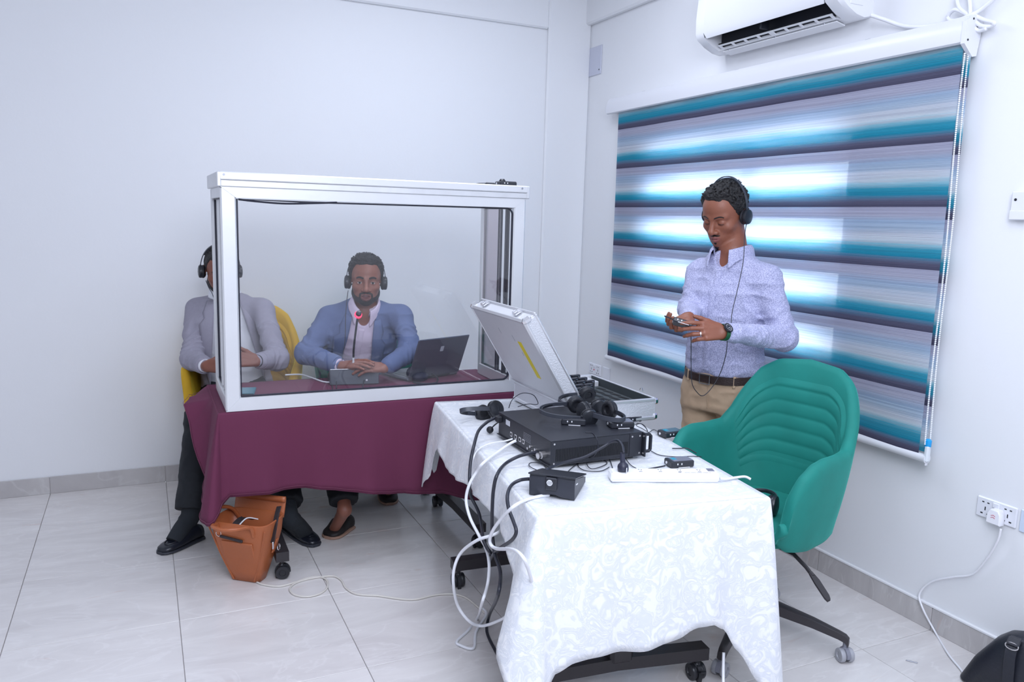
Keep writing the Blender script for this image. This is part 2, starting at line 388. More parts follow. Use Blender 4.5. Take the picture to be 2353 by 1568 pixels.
def fabric(name, x, y0, y1, z0, z1, m):
    n = 24; G = [[(x+.0035*math.sin(i*1.3+j*.4), y0+(y1-y0)*i/n-0, z0+(z1-z0)*j/10) for j in range(11)] for i in range(n+1)]
    return wobj(name, MB().grid(np.array(G)), m, bl, bo, smooth=180)
fabric('fabric', -.062, BY0, BY1, BB, BT, blind_mat('zebra_print_front', 2.2-BB, .8))
fabric('fabric', -.046, BY0+.004, BY1-.022, BB+.01, BT, blind_mat('zebra_print_back', 2.2-BB-.049, .9))
wobj('bottom_bar', MB().cyl((-.056, BY0+.02, BB-.012), (-.056, BY1-.03, BB-.012), .017, n=14), m_pvc, bl, bo)
wobj('end_cap', MB().lathe([(.012, -.004), (.02, 0), (.02, .006), (.008, .008)], (-.056, BY1-.03, BB-.012), (0, -1, 0), 16).box((-.056, BY1-.033, BB-.03), (.014, .005, .022), .002), m_pvc, bl, bo)
VZ0, VZ1 = 2.306, 2.405
prof = [(-.005, VZ0+.012), (-.078, VZ0), (-.086, VZ0+.006), (-.088, VZ0+.05), (-.082, VZ1-.02), (-.068, VZ1), (-.005, VZ1)]
wobj('valance', MB().ring([[(x, y, z) for x, z in prof] for y in (BY0+.115, BY1-.006)]), m_pvc, bl, bo, smooth=30)
ep = [(-.002, VZ0+.06), (-.002, VZ1-.005), (-.05, VZ1+.006), (-.09, VZ1-.02), (-.092, VZ0-.002), (-.04, VZ0-.045), (-.018, VZ0-.04)]
e = wobj('end_bracket', MB().ring([[(x, y, z) for x, z in ep] for y in (BY1-.006, BY1-.022)]), m_pvc, bl, bo, smooth=30)
m_blk = mat('black_plastic', (.018, .019, .024), .38, bump=(400, .05))
for x, z in ((-.055, VZ1-.01), (-.03, VZ0+.065), (-.075, VZ0+.012)):
    wobj('screw', MB().cyl((x, BY1-.0215, z), (x, BY1-.0235, z), .004, n=10), m_blk, e, bo)
lc = [(-.005, VZ0+.012), (-.086, VZ0+.004), (-.088, VZ0+.05), (-.07, VZ1-.004), (-.005, VZ1)]
wobj('end_bracket', MB().ring([[(x, y, z) for x, z in lc] for y in (BY0+.115, BY0+.121)]), m_pvc, bl, bo, smooth=30)
m_bead = mat('white_bead', (.86, .88, .92), .25)
for k, (x, dy) in enumerate(((-.072, 0), (-.048, .0))):
    b = MB(); n = 200; z0, z1 = .775, 2.27
    for i in range(n):
        tt = i/(n-1); b.sphere((x, BY1-.014-.018*tt+.004*math.sin(tt*9+k), z1+(z0-z1)*tt), .0036, 6, 4)
    wobj('bead_chain', b, m_bead, bl, bo, kind='stuff')
wt = wobj('chain_weight', MB().box((-.06, BY1-.036, .735), (.022, .02, .07), .006), mat('clear_plastic', (.72, .76, .80), .15), bl, bo)
wobj('chain_clip', MB().lathe([(.004, -.03), (.012, -.02), (.013, .014), (.006, .02)], (-.058, BY1-.034, .775), (0, 0, 1), 12), mat('blue_plastic', (.01, .36, .80), .25), bl, bo)
# small stop clips on the cassette
for y in (-.78, -1.62, -2.44): wobj('clip', MB().box((-.05, y, VZ1+.002), (.012, .03, .005), .001), mat('grey_metal', (.35, .36, .40), .4, .6), bl, bo)
# ------------------------------------------------------------------ air conditioner
m_ac = mat('appliance_white', (.80, .81, .84), .28)
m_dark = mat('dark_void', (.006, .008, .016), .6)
AY0, AY1 = -1.455, -2.405
ac = thing('air_conditioner', 'white split air conditioner mounted on the wall above the blind, louvre open', 'air conditioner', (0, (AY0+AY1)/2, 2.50)); aco = np.array(ac.location)
full = [(0, 2.84), (0, 2.512), (-.05, 2.500), (-.10, 2.508), (-.155, 2.532), (-.2, 2.562), (-.213, 2.59), (-.216, 2.66), (-.205, 2.80), (-.18, 2.84)]
cutp = [(0, 2.84), (0, 2.512), (-.05, 2.500), (-.105, 2.512), (-.09, 2.60), (-.185, 2.60), (-.196, 2.560), (-.213, 2.59), (-.205, 2.80), (-.18, 2.84)]
L = []
for y, p in ((AY0, [(x*.93-.0, z+.006*(z < 2.6)) for x, z in full]), (AY0-.015, full), (AY0-.075, full), (AY0-.085, cutp), (AY1+.085, cutp), (AY1+.075, full), (AY1+.015, full), (AY1, [(x*.93, z+.006*(z < 2.6)) for x, z in full])):
    L.append([(x, y, z) for x, z in p])
wobj('body', MB().ring(L), m_ac, ac, aco, smooth=35)
wobj('air_outlet', MB().box((-.142, (AY0+AY1)/2, 2.596), (.086, AY0-AY1-.18, .012)).box((-.100, (AY0+AY1)/2, 2.56), (.006, AY0-AY1-.18, .07)), m_dark, ac, aco)
ym = (AY0+AY1)/2; Lf = AY0-AY1-.2
R_ = rotm(0, math.radians(24), 0)
lv = MB(); lv.box((-.128, ym, 2.5285), (.010, Lf, .005), .001, R_).box((-.098, ym, 2.513), (.006, Lf, .004), .001, R_)
for i in range(9): lv.box((-.113, ym-Lf/2+.01+(Lf-.02)*i/8, 2.521), (.034, .014 if i not in (4,) else .03, .006), .001, R_)
wobj('louvre', lv, m_ac, ac, aco)
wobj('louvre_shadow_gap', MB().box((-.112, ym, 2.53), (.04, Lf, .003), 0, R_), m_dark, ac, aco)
wobj('vane', MB().box((-.15, ym+.02, 2.565), (.05, .012, .05), .002), m_dark, ac, aco)
wobj('flap', MB().box((-.072, ym, 2.4985), (.055, Lf, .006), .002, rotm(0, math.radians(12), 0)), m_ac, ac, aco)
for y in (ym+.33, ym, ym-.3): wobj('hinge', MB().box((-.094, y, 2.506), (.01, .012, .01), .002), mat('grey_metal', (0, 0, 0)), ac, aco)
wobj('cable_cover', MB().box((-.10, AY1-.001, 2.60), (.075, .004, .10), .002), m_ac, ac, aco)
wobj('sticker', MB().box((-.2165, AY0-.025, 2.782), (.002, .04, .03), 0), mat('teal_sticker', (.0, .45, .42), .4), ac, aco)
wobj('rating_label', MB().box((-.04, ym-.02, 2.4985), (.025, .12, .001)), mat('pale_label', (.62, .63, .68), .5), ac, aco)
def cable(name, pts, r, m, label, cat='cable', n=10, group=None, sides=7, parent=None, org=None):
    P = spline(pts, n); mb = MB().tube(P, r, sides)
    if parent is not None: return wobj(name, mb, m, parent, org if org is not None else None, smooth=180)
    return tag(wobj(name, mb, m, smooth=180), label, cat, group)
m_wc = mat('white_cable', (.80, .81, .85), .4)
# cable from the unit to the tied bow on the wall
X = -.03
C1 = [onx(2000, 34, -.1), onx(2030, 44, -.06), onx(2080, 60, -.02), onx(2140, 60, X), onx(2200, 47, X), onx(2228, 36, X-.01), onx(2250, 25, X), onx(2275, 5, X), onx(2300, -20, X)]
wc = cable('coiled_cable', C1, .0085, m_wc, 'white cable tied in a bow on the wall right of the air conditioner', 'cable')
for lp in ([(2228, 36), (2195, 22), (2178, 38), (2190, 48), (2228, 38)], [(2228, 36), (2205, 18), (2200, -10), (2218, -25), (2228, 0), (2230, 34)], [(2230, 38), (2252, 58), (2278, 60), (2284, 52), (2262, 46), (2236, 34)], [(2230, 38), (2238, 62), (2250, 70), (2266, 66)]):
    cable('loop', [onx(a, b, X-.008*(i % 2)) for i, (a, b) in enumerate(lp)], .0075, m_wc, '', parent=wc)
# plates, sockets and the remote holder
m_plate = mat('plate_white', (.76, .77, .82), .3)
p = tag(wobj('cover_plate', MB().box((-.004, -.085, 2.70), (.008, .19, .19), .003), mat('plate_lavender', (.58, .60, .70), .35)), 'square blank wall plate with two screws near the corner, up high', 'wall plate')
for y, z in ((-.01, 2.765), (-.16, 2.635)): wobj('screw', MB().cyl((-.008, y, z), (-.0095, y, z), .005, n=10), m_blk, p)
m_red = mat('red_plastic', (.55, .02, .08), .3)
def socket(y0, y1, z0, z1, label, plug=False):
    b = np.array([0, (y0+y1)/2, z0]); zc = (z0+z1)/2; wd_ = abs(y1-y0)
    s = tag(wobj('wall_socket', MB().box((-.005, b[1], zc), (.010, wd_, z1-z0), .004), m_plate, org=b), label, 'socket', 'wall sockets')
    wobj('switch', MB().box((-.0115, b[1], zc+.022), (.006, .026, .020), .002), m_plate, s, b)
    wobj('indicator', MB().box((-.0108, b[1]+.004, zc-.004), (.003, .010, .009), .001), m_red, s, b)
    for sy in (-1, 1):
        h = MB()
        for dy, dz, w_, h_ in ((-.012, .022, .008, .004), (.008, .022, .008, .004), (-.002, -.002, .004, .014), (-.014, -.022, .009, .005), (.010, -.022, .009, .005)):
            h.box((-.0102, b[1]+sy*.043+dy, zc+dz), (.001, w_, h_))
        wobj('socket_holes', h, m_blk, s, b)
    return s
s2 = socket(-3.122, -3.277, .543, .622, 'double wall socket low on the right wall with a white plug in it')
socket(-.20, -.36, .545, .622, 'double wall socket near the corner, left of the blind, behind the open case')
tag(wobj('network_plate', MB().box((-.004, -.43, .58), (.008, .085, .085), .003), m_plate), 'small square wall plate with two screws beside the corner socket', 'wall plate')
tag(wobj('network_plate', MB().box((-.004, -3.333, .582), (.008, .09, .085), .003), mat('plate_blue', (.62, .70, .84), .3)), 'wall plate cut off by the right edge, beside the plugged socket', 'wall plate')
pl = tag(wobj('power_plug', MB().prism([(-.026, -.02), (-.026, .02), (-.012, .036), (.016, .036), (.026, .02), (.026, -.02)], 0, .032, np.array([[0, 0, -1.], [-1, 0, 0], [0, 1, 0]]), (-.011, -3.212, .562), .004), mat('plug_white', (.84, .84, .88), .25)), 'white three pin plug pushed into the right wall socket', 'plug')
for k in (0, 1): wobj('mark', MB().tube([(-.0435, -3.212+.008*c, .566+.008*k+.004*(1-abs(c))) for c in np.linspace(-1, 1, 7)], .0008, 5), m_red, pl)
P_ = [onx(2300, 1216, -.035), onx(2292, 1245, -.03), onx(2268, 1285, -.02), onx(2235, 1320, -.014), onx(2190, 1327, -.014), onx(2140, 1338, -.014), onx(2113, 1365, -.02), onx(2120, 1398, -.03), onz(2150, 1455, .008), onz(2180, 1505, .006), onz(2212, 1545, .006), onz(2222, 1575, .006)]
cable('power_cable', P_, .0042, mat('plug_white', (0, 0, 0)), 'white power cable running from the right wall socket down to the black bag', 'cable')
rh = tag(wobj('remote_holder', MB().box((-.012, -3.15, 1.715), (.024, .06, .10), .004).box((-.02, -3.15, 1.68), (.012, .062, .035), .003), m_plate), 'white wall bracket for a remote control at the right edge', 'remote holder')
wobj('screw', MB().cyl((-.024, -3.137, 1.735), (-.0255, -3.137, 1.735), .005, n=10), m_blk, rh)
tag(wobj('metal_clip', MB().box((-.291, -3.133, .002), (.04, .006, .003), .001, rotm(0, 0, -.9)), mat('grey_metal', (0, 0, 0)), org=(-.291, -3.133, 0)), 'tiny dark metal clip lying on the floor tiles by the skirting', 'clip')
# ================================================================== tables, cloths, chairs
m_tbl = mat('table_laminate', (.55, .53, .50), .5)
m_leg = mat('dark_powder_coat', (.030, .026, .030), .42, bump=(300, .05))
m_wheel = mat('caster_black', (.020, .021, .026), .35)
m_wheelg = mat('caster_grey', (.22, .225, .27), .4)
def caster(parent, p, rz=0, r=.030, brake=False, mw=None, name='caster', org=(0, 0, 0), rim=None):
    """twin wheel caster standing on z = p[2]"""
    p = np.asarray(p, float)-np.asarray(org); R = rotm(0, 0, rz)
    f = MB().xf(p, R).cyl((0, 0, 2*r*.92), (0, 0, 2*r+.028), .009, n=10).lathe([(.004, r*1.1), (.016, r*1.25), (.017, 2*r*.9), (.010, 2*r+.004)], n=14)
    f.prism([(-.035+.01*math.cos(a), 0) for a in (0,)]+[(.004+r*1.12*math.cos(a), r+r*1.12*math.sin(a)) for a in np.linspace(-.1, math.pi+.1, 11)], -.008, .008, np.array([[1., 0, 0], [0, 0, 1], [0, 1, 0]]))
    if brake: f.box((-.035, 0, r*1.5), (.03, .022, .008), .003, rotm(0, .5, 0))
    c = obj(name, f, mw or m_wheel, parent)
    for s in (-1, 1):
        w = MB().xf(p, R).lathe([(r*.55, -.009), (r*.92, -.009), (r, -.005), (r, .005), (r*.92, .009), (r*.5, .009), (r*.45, .006)], (.004, s*.017, r), (0, s, 0), 20)
        obj('wheel', w, rim or mw or m_wheel, c)
    return c
def training_table(label, loc, rz, L, W, z, feet, brakes):
    t = thing('training_table', label, 'table', loc, rz, 'wheeled tables under cloths')
    obj('table_top', MB().box((0, 0, z-.0135), (L, W, .025), .004), m_tbl, t)
    for (x, y0, y1, cx, br) in feet:
        f = MB().ring([[(x+a*.028, y, zz+(.045 if b > 0 else 0)) for a, b in ((-1, -1), (1, -1), (1, 1), (-1, 1))] for y, zz in ((y0, .085), ((y0+y1)/2, .097), (y1, .085))])
        foot = obj('foot_beam', f, m_leg, t)
        col = obj('leg', MB().box((x, cx, (z-.04+.12)/2), (.07, .085, z-.16), .012), m_leg, t)
        obj('top_bracket', MB().box((x, 0, z-.045), (.05, W*.8, .035), .004), m_leg, t)
        caster(t, (x, y0+.03, 0), rnd.uniform(-.6, .6), .031, br); caster(t, (x, y1-.03, 0), rnd.uniform(-2, 2), .031)
    return t
RT = np.array([-1.885, -1.19, 0])
training_table('dark wheeled table under the burgundy cloth, carrying the booth', RT, 0, 1.40, .59, .757, [(-.475, -.39, .26, .13, False), (.47, -.40, .26, .13, False)], 0)
U = np.array([.139, .990, 0]); Wv = np.array([.990, -.139, 0]); FL = np.array([-1.85, -3.03, 0]); TW, TL = .775, 1.48
wrz = math.atan2(U[1], U[0])
WT = FL+U*TL/2+Wv*TW/2
# local x along length (far +), local y = left (+)
training_table('dark wheeled table under the white damask cloth, carrying the equipment', WT, wrz, TL-.02, TW-.02, .751, [(-.52, -.34, .36, 0, True), (.38, -.34, .385, 0, True)], 1)
def smooth_keys(t, keys):
    ks = [k[0] for k in keys]; out = []
    for c in range(1, len(keys[0])):
        v = [k[c] for k in keys]; i = np.clip(np.searchsorted(ks, t, side='right')-1, 0, len(ks)-2)
        k0 = np.array(ks)[i]; k1 = np.array(ks)[i+1]; f = np.clip((t-k0)/(k1-k0+1e-9), 0, 1); f = f*f*(3-2*f)*.6+f*.4
        out.append(np.array(v)[i]*(1-f)+np.array(v)[i+1]*f)
    return out
def cloth(name, label, corners, z, keys, m, waves, topn=.0012, rad=.012, seed=1, nE=44, rows=16, hem=False):
    C4 = [np.array(c, float) for c in corners]; rg = np.random.RandomState(seed)
    B, N, T = [], [], []
    cen = sum(C4)/4
    for e in range(4):
        a, b = C4[e], C4[(e+1) % 4]; d = (b-a); d /= np.linalg.norm(d); nrm = np.array([d[1], -d[0]])
        pd = C4[e]-C4[(e-1) % 4]; pd /= np.linalg.norm(pd); pn = np.array([pd[1], -pd[0]])
        a0, a1 = math.atan2(pn[1], pn[0]), math.atan2(nrm[1], nrm[0])
        while a1 < a0: a1 += 2*math.pi
        for k in range(12):
            f = k/11; an = a0+(a1-a0)*f; B.append(a.copy()); N.append((math.cos(an), math.sin(an))); T.append(e+(f-.5)*.05 if not (e == 0 and f < .5) else 4+(f-.5)*.05)
        for k in range(1, nE):
            f = k/nE; B.append(a+(b-a)*f); N.append(nrm); T.append(e+.025+.95*f)
    B, N, T = np.array(B), np.array(N), np.array(T); n = len(B)
    drop, out = smooth_keys(T, keys)
    s = np.r_[0, np.cumsum(np.linalg.norm(np.diff(B, axis=0), axis=1)+.02*np.linalg.norm(np.diff(N, axis=0), axis=1))]
    wv = sum(a*np.sin(s*f+p) for a, f, p in waves)
    mb = MB(); rowsL = []
    for r in range(rows+1):
        v = r/rows
        if r <= 3:
            an = math.pi/2*r/3; o_ = rad*math.sin(an)*np.ones(n); zz = z-rad*(1-math.cos(an))*np.ones(n)
        else:
            q = (r-3)/(rows-3); o_ = rad+out*(q**.85)+wv*(q**1.2)*np.clip(drop*4, 0, 1); zz = z-rad-(np.maximum(drop-rad, .01))*q
        rowsL.append(np.c_[B+N*o_[:, None], zz])
    G = np.array(rowsL)            # rows x n
    F = []
    V = G.reshape(-1, 3)
    for r in range(rows):
        for i in range(n):
            k = (i+1) % n; F.append((r*n+i, (r+1)*n+i, (r+1)*n+k, r*n+k))
    base = len(V); tn = 40; topv = []
    for i in range(tn+1):
        for j in range(tn+1):
            f, g = i/tn, j/tn; p = (C4[0]*(1-f)+C4[1]*f)*(1-g)+(C4[3]*(1-f)+C4[2]*f)*g
            e_ = min(1, 8*min(f, 1-f, g, 1-g)); h = topn*e_*(math.sin(p[0]*31+p[1]*17+math.sin(p[1]*23)*2)+math.sin(p[0]*-13+p[1]*41+1.3))
            topv.append((p[0], p[1], z+h))
    for i in range(tn):
        for j in range(tn): a = base+i*(tn+1)+j; F.append((a, a+tn+1, a+tn+2, a+1))
    mb.add(np.r_[V, np.array(topv)], F)
    o = wobj(name, mb, m, org=(cen[0], cen[1], z), smooth=180)
    md = o.modifiers.new('thick', 'SOLIDIFY'); md.thickness = .0014; md.offset = -1
    if hem: wobj('hem', MB().tube(G[-1]+np.r_[[[0, 0, .012]]]+np.c_[N, np.zeros(n)]*.0008, .0011, 4, True), mat('hem_thread', (.20, .05, .10), .8), o, (cen[0], cen[1], z), smooth=180)
    return tag(o, label, 'tablecloth')
m_red_cl = mat('burgundy_cloth', (.125, .020, .058), .85, bump=(900, .12), var=(3, .08), sheen=.08)
# a hem line printed/sewn near the lower edge is geometry: see hem tubes below
m_wcl = bpy.data.materials.new('white_damask'); m_wcl.use_nodes = True
def damask(m):
    t = m.node_tree; b = t.nodes['Principled BSDF']; tc = nd(t, 'ShaderNodeTexCoord')
    mp = nd(t, 'ShaderNodeMapping'); mp.inputs['Scale'].default_value = (1, 1, 1); t.links.new(tc.outputs['Object'], mp.inputs[0])
    n0 = nd(t, 'ShaderNodeTexNoise'); n0.inputs['Scale'].default_value = 17; n0.inputs['Detail'].default_value = 2.0; n0.inputs['Distortion'].default_value = 1.6; t.links.new(mp.outputs[0], n0.inputs['Vector'])
    n1 = nd(t, 'ShaderNodeTexNoise'); n1.inputs['Scale'].default_value = 4; n1.inputs['Detail'].default_value = 1; n1.inputs['Distortion'].default_value = 1.5; t.links.new(mp.outputs[0], n1.inputs['Vector'])
    sm_ = nd(t, 'ShaderNodeMath', operation='MULTIPLY_ADD'); sm_.inputs[1].default_value = .55; t.links.new(n1.outputs['Fac'], sm_.inputs[0]); t.links.new(n0.outputs['Fac'], sm_.inputs[2])
    r = ramp(t, [(.66, (.9, .9, .9)), (.73, (.1,)*3), (.77, (.75,)*3), (.80, (.05,)*3), (.88, (.15,)*3), (.95, (1, 1, 1))]); t.links.new(sm_.outputs[0], r.inputs[0])
    mx = nd(t, 'ShaderNodeMix', data_type='RGBA'); mx.inputs[6].default_value = (.665, .69, .735, 1); mx.inputs[7].default_value = (.82, .83, .845, 1); t.links.new(r.outputs[0], mx.inputs[0]); t.links.new(mx.outputs[2], b.inputs['Base Color'])
    rr = nd(t, 'ShaderNodeMapRange'); rr.inputs[3].default_value = .62; rr.inputs[4].default_value = .34; t.links.new(r.outputs[0], rr.inputs[0]); t.links.new(rr.outputs[0], b.inputs['Roughness'])
    b.inputs['Sheen Weight'].default_value = .15
    n3 = nd(t, 'ShaderNodeTexNoise'); n3.inputs['Scale'].default_value = 26; n3.inputs['Detail'].default_value = 4; t.links.new(tc.outputs['Object'], n3.inputs['Vector'])
    hm = nd(t, 'ShaderNodeMath', operation='MULTIPLY_ADD'); hm.inputs[1].default_value = .25; t.links.new(r.outputs[0], hm.inputs[0]); t.links.new(n3.outputs['Fac'], hm.inputs[2])
    bp = nd(t, 'ShaderNodeBump'); bp.inputs['Strength'].default_value = .35; bp.inputs['Distance'].default_value = .006; t.links.new(hm.outputs[0], bp.inputs['Height']); t.links.new(bp.outputs[0], b.inputs['Normal'])
damask(m_wcl)
RX0, RX1, RY0, RY1 = -2.60, -1.165, -1.497, -.885
rkeys = [(-.01, .47, .075), (.008, .465, .075), (.022, .41, .0), (.035, .375, -.012), (.06, .37, .012), (.25, .375, .01), (.42, .41, .03), (.55, .45, .02), (.68, .475, .035), (.83, .53, .02), (.95, .56, .03), (1.0, .58, .05), (1.1, .5, .02), (2.0, .3, .03), (2.1, .12, .01), (2.9, .10, .01), (3.0, .06, .06), (3.30, .02, .09), (3.46, .03, .12), (3.56, .14, .09), (3.68, .34, .045), (3.85, .38, .04), (3.95, .41, .045), (3.985, .46, .065), (4.02, .47, .075)]
cloth('tablecloth', 'burgundy cloth draped over the table under the booth, hem ending above the shoes', [(RX0, RY0), (RX1, RY0), (RX1, RY1), (RX0, RY1)], .760, rkeys, m_red_cl, [(.020, 11, .4), (.012, 27, 2), (.004, 57, 1)], .0004, .008, hem=True)
c2 = [FL[:2], (FL+Wv*TW)[:2], (FL+Wv*TW+U*TL)[:2], (FL+U*TL)[:2]]
wkeys = [(-.02, .60, .13), (.012, .58, .11), (.04, .53, .06), (.09, .48, .035), (.16, .452, .03), (.37, .448, .035), (.60, .424, .03), (.68, .396, .035), (.73, .389, .04), (.80, .425, .03), (.86, .50, .03), (.94, .60, .05), (1.0, .72, .08), (1.03, .70, .06), (1.1, .32, .03), (1.3, .06, .004), (1.9, .08, .004), (2.0, .3, .05), (2.1, .1, .01), (2.9, .1, .01), (2.975, .40, .05), (3.0, .43, .07), (3.03, .41, .07), (3.09, .34, .05), (3.16, .17, .03), (3.2, .148, .03), (3.27, .188, .04), (3.4, .17, .035), (3.53, .145, .03), (3.73, .122, .03), (3.86, .135, .035), (3.95, .20, .05), (3.98, .42, .10), (4.02, .59, .13)]
cloth('tablecloth', 'white damask cloth draped over the equipment table, one long corner nearly at the floor', c2, .757, wkeys, m_wcl, [(.010, 17, .4), (.007, 31, 2), (.004, 53, 1)], .0009, .012, nE=60, rows=20)

# ------------------------------------------------------------------ swivel shell chairs
def velvet(name, c):
    m = mat(name, c, .75, bump=(9, .12), var=(7, .22), sheen=.5); return m
m_green = velvet('teal_velvet', (.004, .20, .165)); m_yel = velvet('mustard_velvet', (.62, .36, .012))
def shell_chair(loc, rz, m, label, lever=True):
    t = thing('swivel_chair', label, 'chair', loc, rz, 'velvet swivel shell chairs')
    half = [(.245, .225), (.268, .14), (.270, .03), (.256, -.09), (.220, -.175), (.14, -.225), (0, -.240)]
    path = half+[(-x, y) for x, y in half[-2::-1]]
    P = spline([(x, y, 0) for x, y in path], 8); n = len(P); Tn = np.gradient(P, axis=0); Tn /= np.linalg.norm(Tn, axis=1)[:, None]
    Nn = np.c_[-Tn[:, 1], Tn[:, 0]]      # outward?
    Nn *= np.sign((Nn*P[:, :2]).sum(1))[:, None]
    s = np.linspace(0, 1, n); sm = np.minimum(s, 1-s)
    top = np.interp(sm, [0, .02, .05, .09, .14, .2, .26, .30, .34, .385, .43, .5], [.57, .67, .735, .775, .787, .784, .79, .835, .92, 1.005, 1.05, 1.066])
    bot = np.interp(sm, [0, .05, .15, .3, .5], [.53, .49, .468, .465, .47])
    back = np.clip((sm-.2)/.2, 0, 1)
    loops = []
    TH_ = .046
    for i in range(n):
        L = []; k = 9
        def pos(h, off):
            z = bot[i]+(top[i]-bot[i])*h; lean = back[i]*.10*max(0, z-.5)+(1-back[i])*.05*max(0, z-.45); b_ = -.035*(1-h)**2*(1-back[i]*.4)
            return np.r_[P[i, :2]+Nn[i]*(off+lean+b_), z]
        for h in np.linspace(0, 1, k): L.append(pos(h, TH_/2))
        cap = top[i]
        for a in (60, 90, 120): q = pos(1, TH_/2*math.cos(math.radians(a))); q[2] += TH_/2*math.sin(math.radians(a)); L.append(q)
        for h in np.linspace(1, 0, k): L.append(pos(h, -TH_/2))
        for a in (240, 270, 300): q = pos(0, TH_/2*math.cos(math.radians(a))); q[2] += TH_/2*math.sin(math.radians(a)); L.append(q)
        loops.append(L)
    def endcap(L, dy):
        L = np.array(L); c = L.mean(0); out = []
        for f, g in ((.55, .9), (.85, .5)): q = c+(L-c)*[f, f, .97 if f > .6 else .93]; q[:, 1] += dy*g; out.append(q)
        return out
    loops = endcap(loops[0], .022)+loops+endcap(loops[-1], .022)[::-1]
    obj('shell', MB().ring(loops), m, t, smooth=60)
    # channelled inner back pad
    G = []; zc = np.linspace(.52, 1.02, 101); i0, i1 = int(n*.30), int(n*.70)
    for i in range(i0, i1+1):
        fr = (i-i0)/(i1-i0); e_ = min(1, 14*min(fr, 1-fr)); row = []
        for z in zc:
            zt = .60+.44*math.sin(math.pi*(.10+.80*fr))**.6; zz = .52+(z-.52)*min(1, (zt-.52)/.5+.0)
            ph = ((z-.52)/.5*9) % 1; bul = .008*abs(math.sin(math.pi*ph))**.45; e2 = min(1, 12*min((z-.52)/.5, (1.02-z)/.5))
            lean = back[i]*.10*max(0, zz-.5)
            row.append(np.r_[P[i, :2]+Nn[i]*(-TH_/2+lean-(bul*.8+.004)*e_*e2+.008*(1-e_*e2)), zz])
        G.append(row)
    obj('back_pad', MB().grid(np.array(G)), m, t, smooth=60)
    L = []
    for f, z in ((.5, .46), (.9, .46), (1.0, .475), (1.0, .51), (.96, .525), (.85, .537), (.5, .546), (.1, .549)):
        L.append([(f*.236*np.sign(math.cos(a))*abs(math.cos(a))**.7, .0+f*.262*np.sign(math.sin(a))*abs(math.sin(a))**.7, z) for a in np.linspace(0, 2*math.pi, 49)[:-1]])
    obj('seat', MB().ring(L), m, t, smooth=60)
    obj('seat_plate', MB().box((0, -.02, .44), (.22, .26, .035), .008), m_leg, t)
    obj('gas_column', MB().cyl((0, 0, .12), (0, 0, .25), .030).cyl((0, 0, .25), (0, 0, .43), .018).lathe([(.02, .10), (.05, .105), (.052, .15), (.034, .17)]), m_leg, t)
    for k in range(4):
        a = math.radians(90*k+CH_LEG); d = np.array([math.cos(a), math.sin(a), 0]); w_ = np.array([-d[1], d[0], 0]); lo = []
        for r, zc_, h, wd_ in ((.02, .135, .050, .060), (.10, .137, .046, .058), (.24, .118, .036, .046), (.335, .098, .030, .036), (.36, .090, .030, .034), (.372, .078, .032, .030)):
            lo.append([d*r+w_*wd_/2*a_+np.array([0, 0, zc_+h/2*b_]) for a_, b_ in ((-1, -.7), (-.6, -1), (.6, -1), (1, -.7), (.75, .8), (.5, 1), (-.5, 1), (-.75, .8))])
        lg = obj('base_leg', MB().ring(lo), m_leg, t)
        caster(t, d*.36, a+rnd.uniform(-1, 1), .027, False, m_wheelg, rim=mat('caster_rim', (.36, .365, .40), .35))
    if lever: obj('tilt_lever', MB().tube([(-.10, .04, .42), (-.19, .04, .412), (-.25, .05, .385), (-.28, .055, .365)], .0075, 8).ring([[(x, y+wy_, zz+hz_) for wy_, hz_ in ((-w_, -.004), (w_, -.004), (w_, .004), (-w_, .004))] for x, y, zz, w_ in ((-.27, .054, .372, .010), (-.30, .058, .350, .017), (-.345, .064, .312, .016), (-.355, .066, .304, .010))]), m_leg, t)
    return t
CH_LEG = 19
gch = shell_chair((-.725, -2.725, .0), math.radians(104), m_green, 'teal velvet swivel chair with channelled back, empty, at the right of the white table')
CH_LEG = 45
shell_chair((-2.375, -.47, 0), math.radians(165), m_yel, 'mustard velvet swivel chair under the man in the grey jacket', False)
shell_chair((-1.69, -.52, 0), math.radians(186), m_green, 'teal velvet swivel chair under the man in the blue jacket, inside the booth', False)
# ================================================================== interpreting booth
bx0, bx1, byF, byB, bz0, bz1 = -2.572, -1.176, -1.492, -1.0, .7625, 1.712
booth = thing('interpreter_booth', 'aluminium framed tabletop interpreting booth with clear panes on the burgundy table', 'booth', ((bx0+bx1)/2, (byF+byB)/2, bz0))
bo = np.array(booth.location)
m_al = mat('booth_aluminium', (.74, .75, .77), .36, .35, bump=(40, .03, (1, 1, 1)), var=(6, .05))
m_al2 = mat('roof_aluminium', (.70, .71, .73), .42, .5, var=(14, .1))
m_gask = mat('rubber_gasket', (.012, .013, .028), .5)
m_pane = glass_mat('booth_glass', (1, 1, 1), .012, 1.5, (.9, .92, .96))
m_refl_pane = glass_mat('reflection_tint_pane', (.80, .75, .78), .10, 1.45, (.60, .55, .58))  # brown reflection on the pane painted in as tint and haze
fd = .03
def bbox(name, c, d, m=None, bev=.002, par=None, **k): return wobj(name, MB().box(c, d, bev), m or m_al, par or booth, bo, **k)
pw = .062
xm = (bx0+bx1)/2; zm = (bz0+bz1)/2; ym_ = (byF+byB)/2
bbox('post', (bx0+pw/2, byF+fd/2, zm), (pw, fd, bz1-bz0), bev=.006); bbox('post', (bx1-pw/2, byF+fd/2, zm), (pw, fd, bz1-bz0), bev=.006)
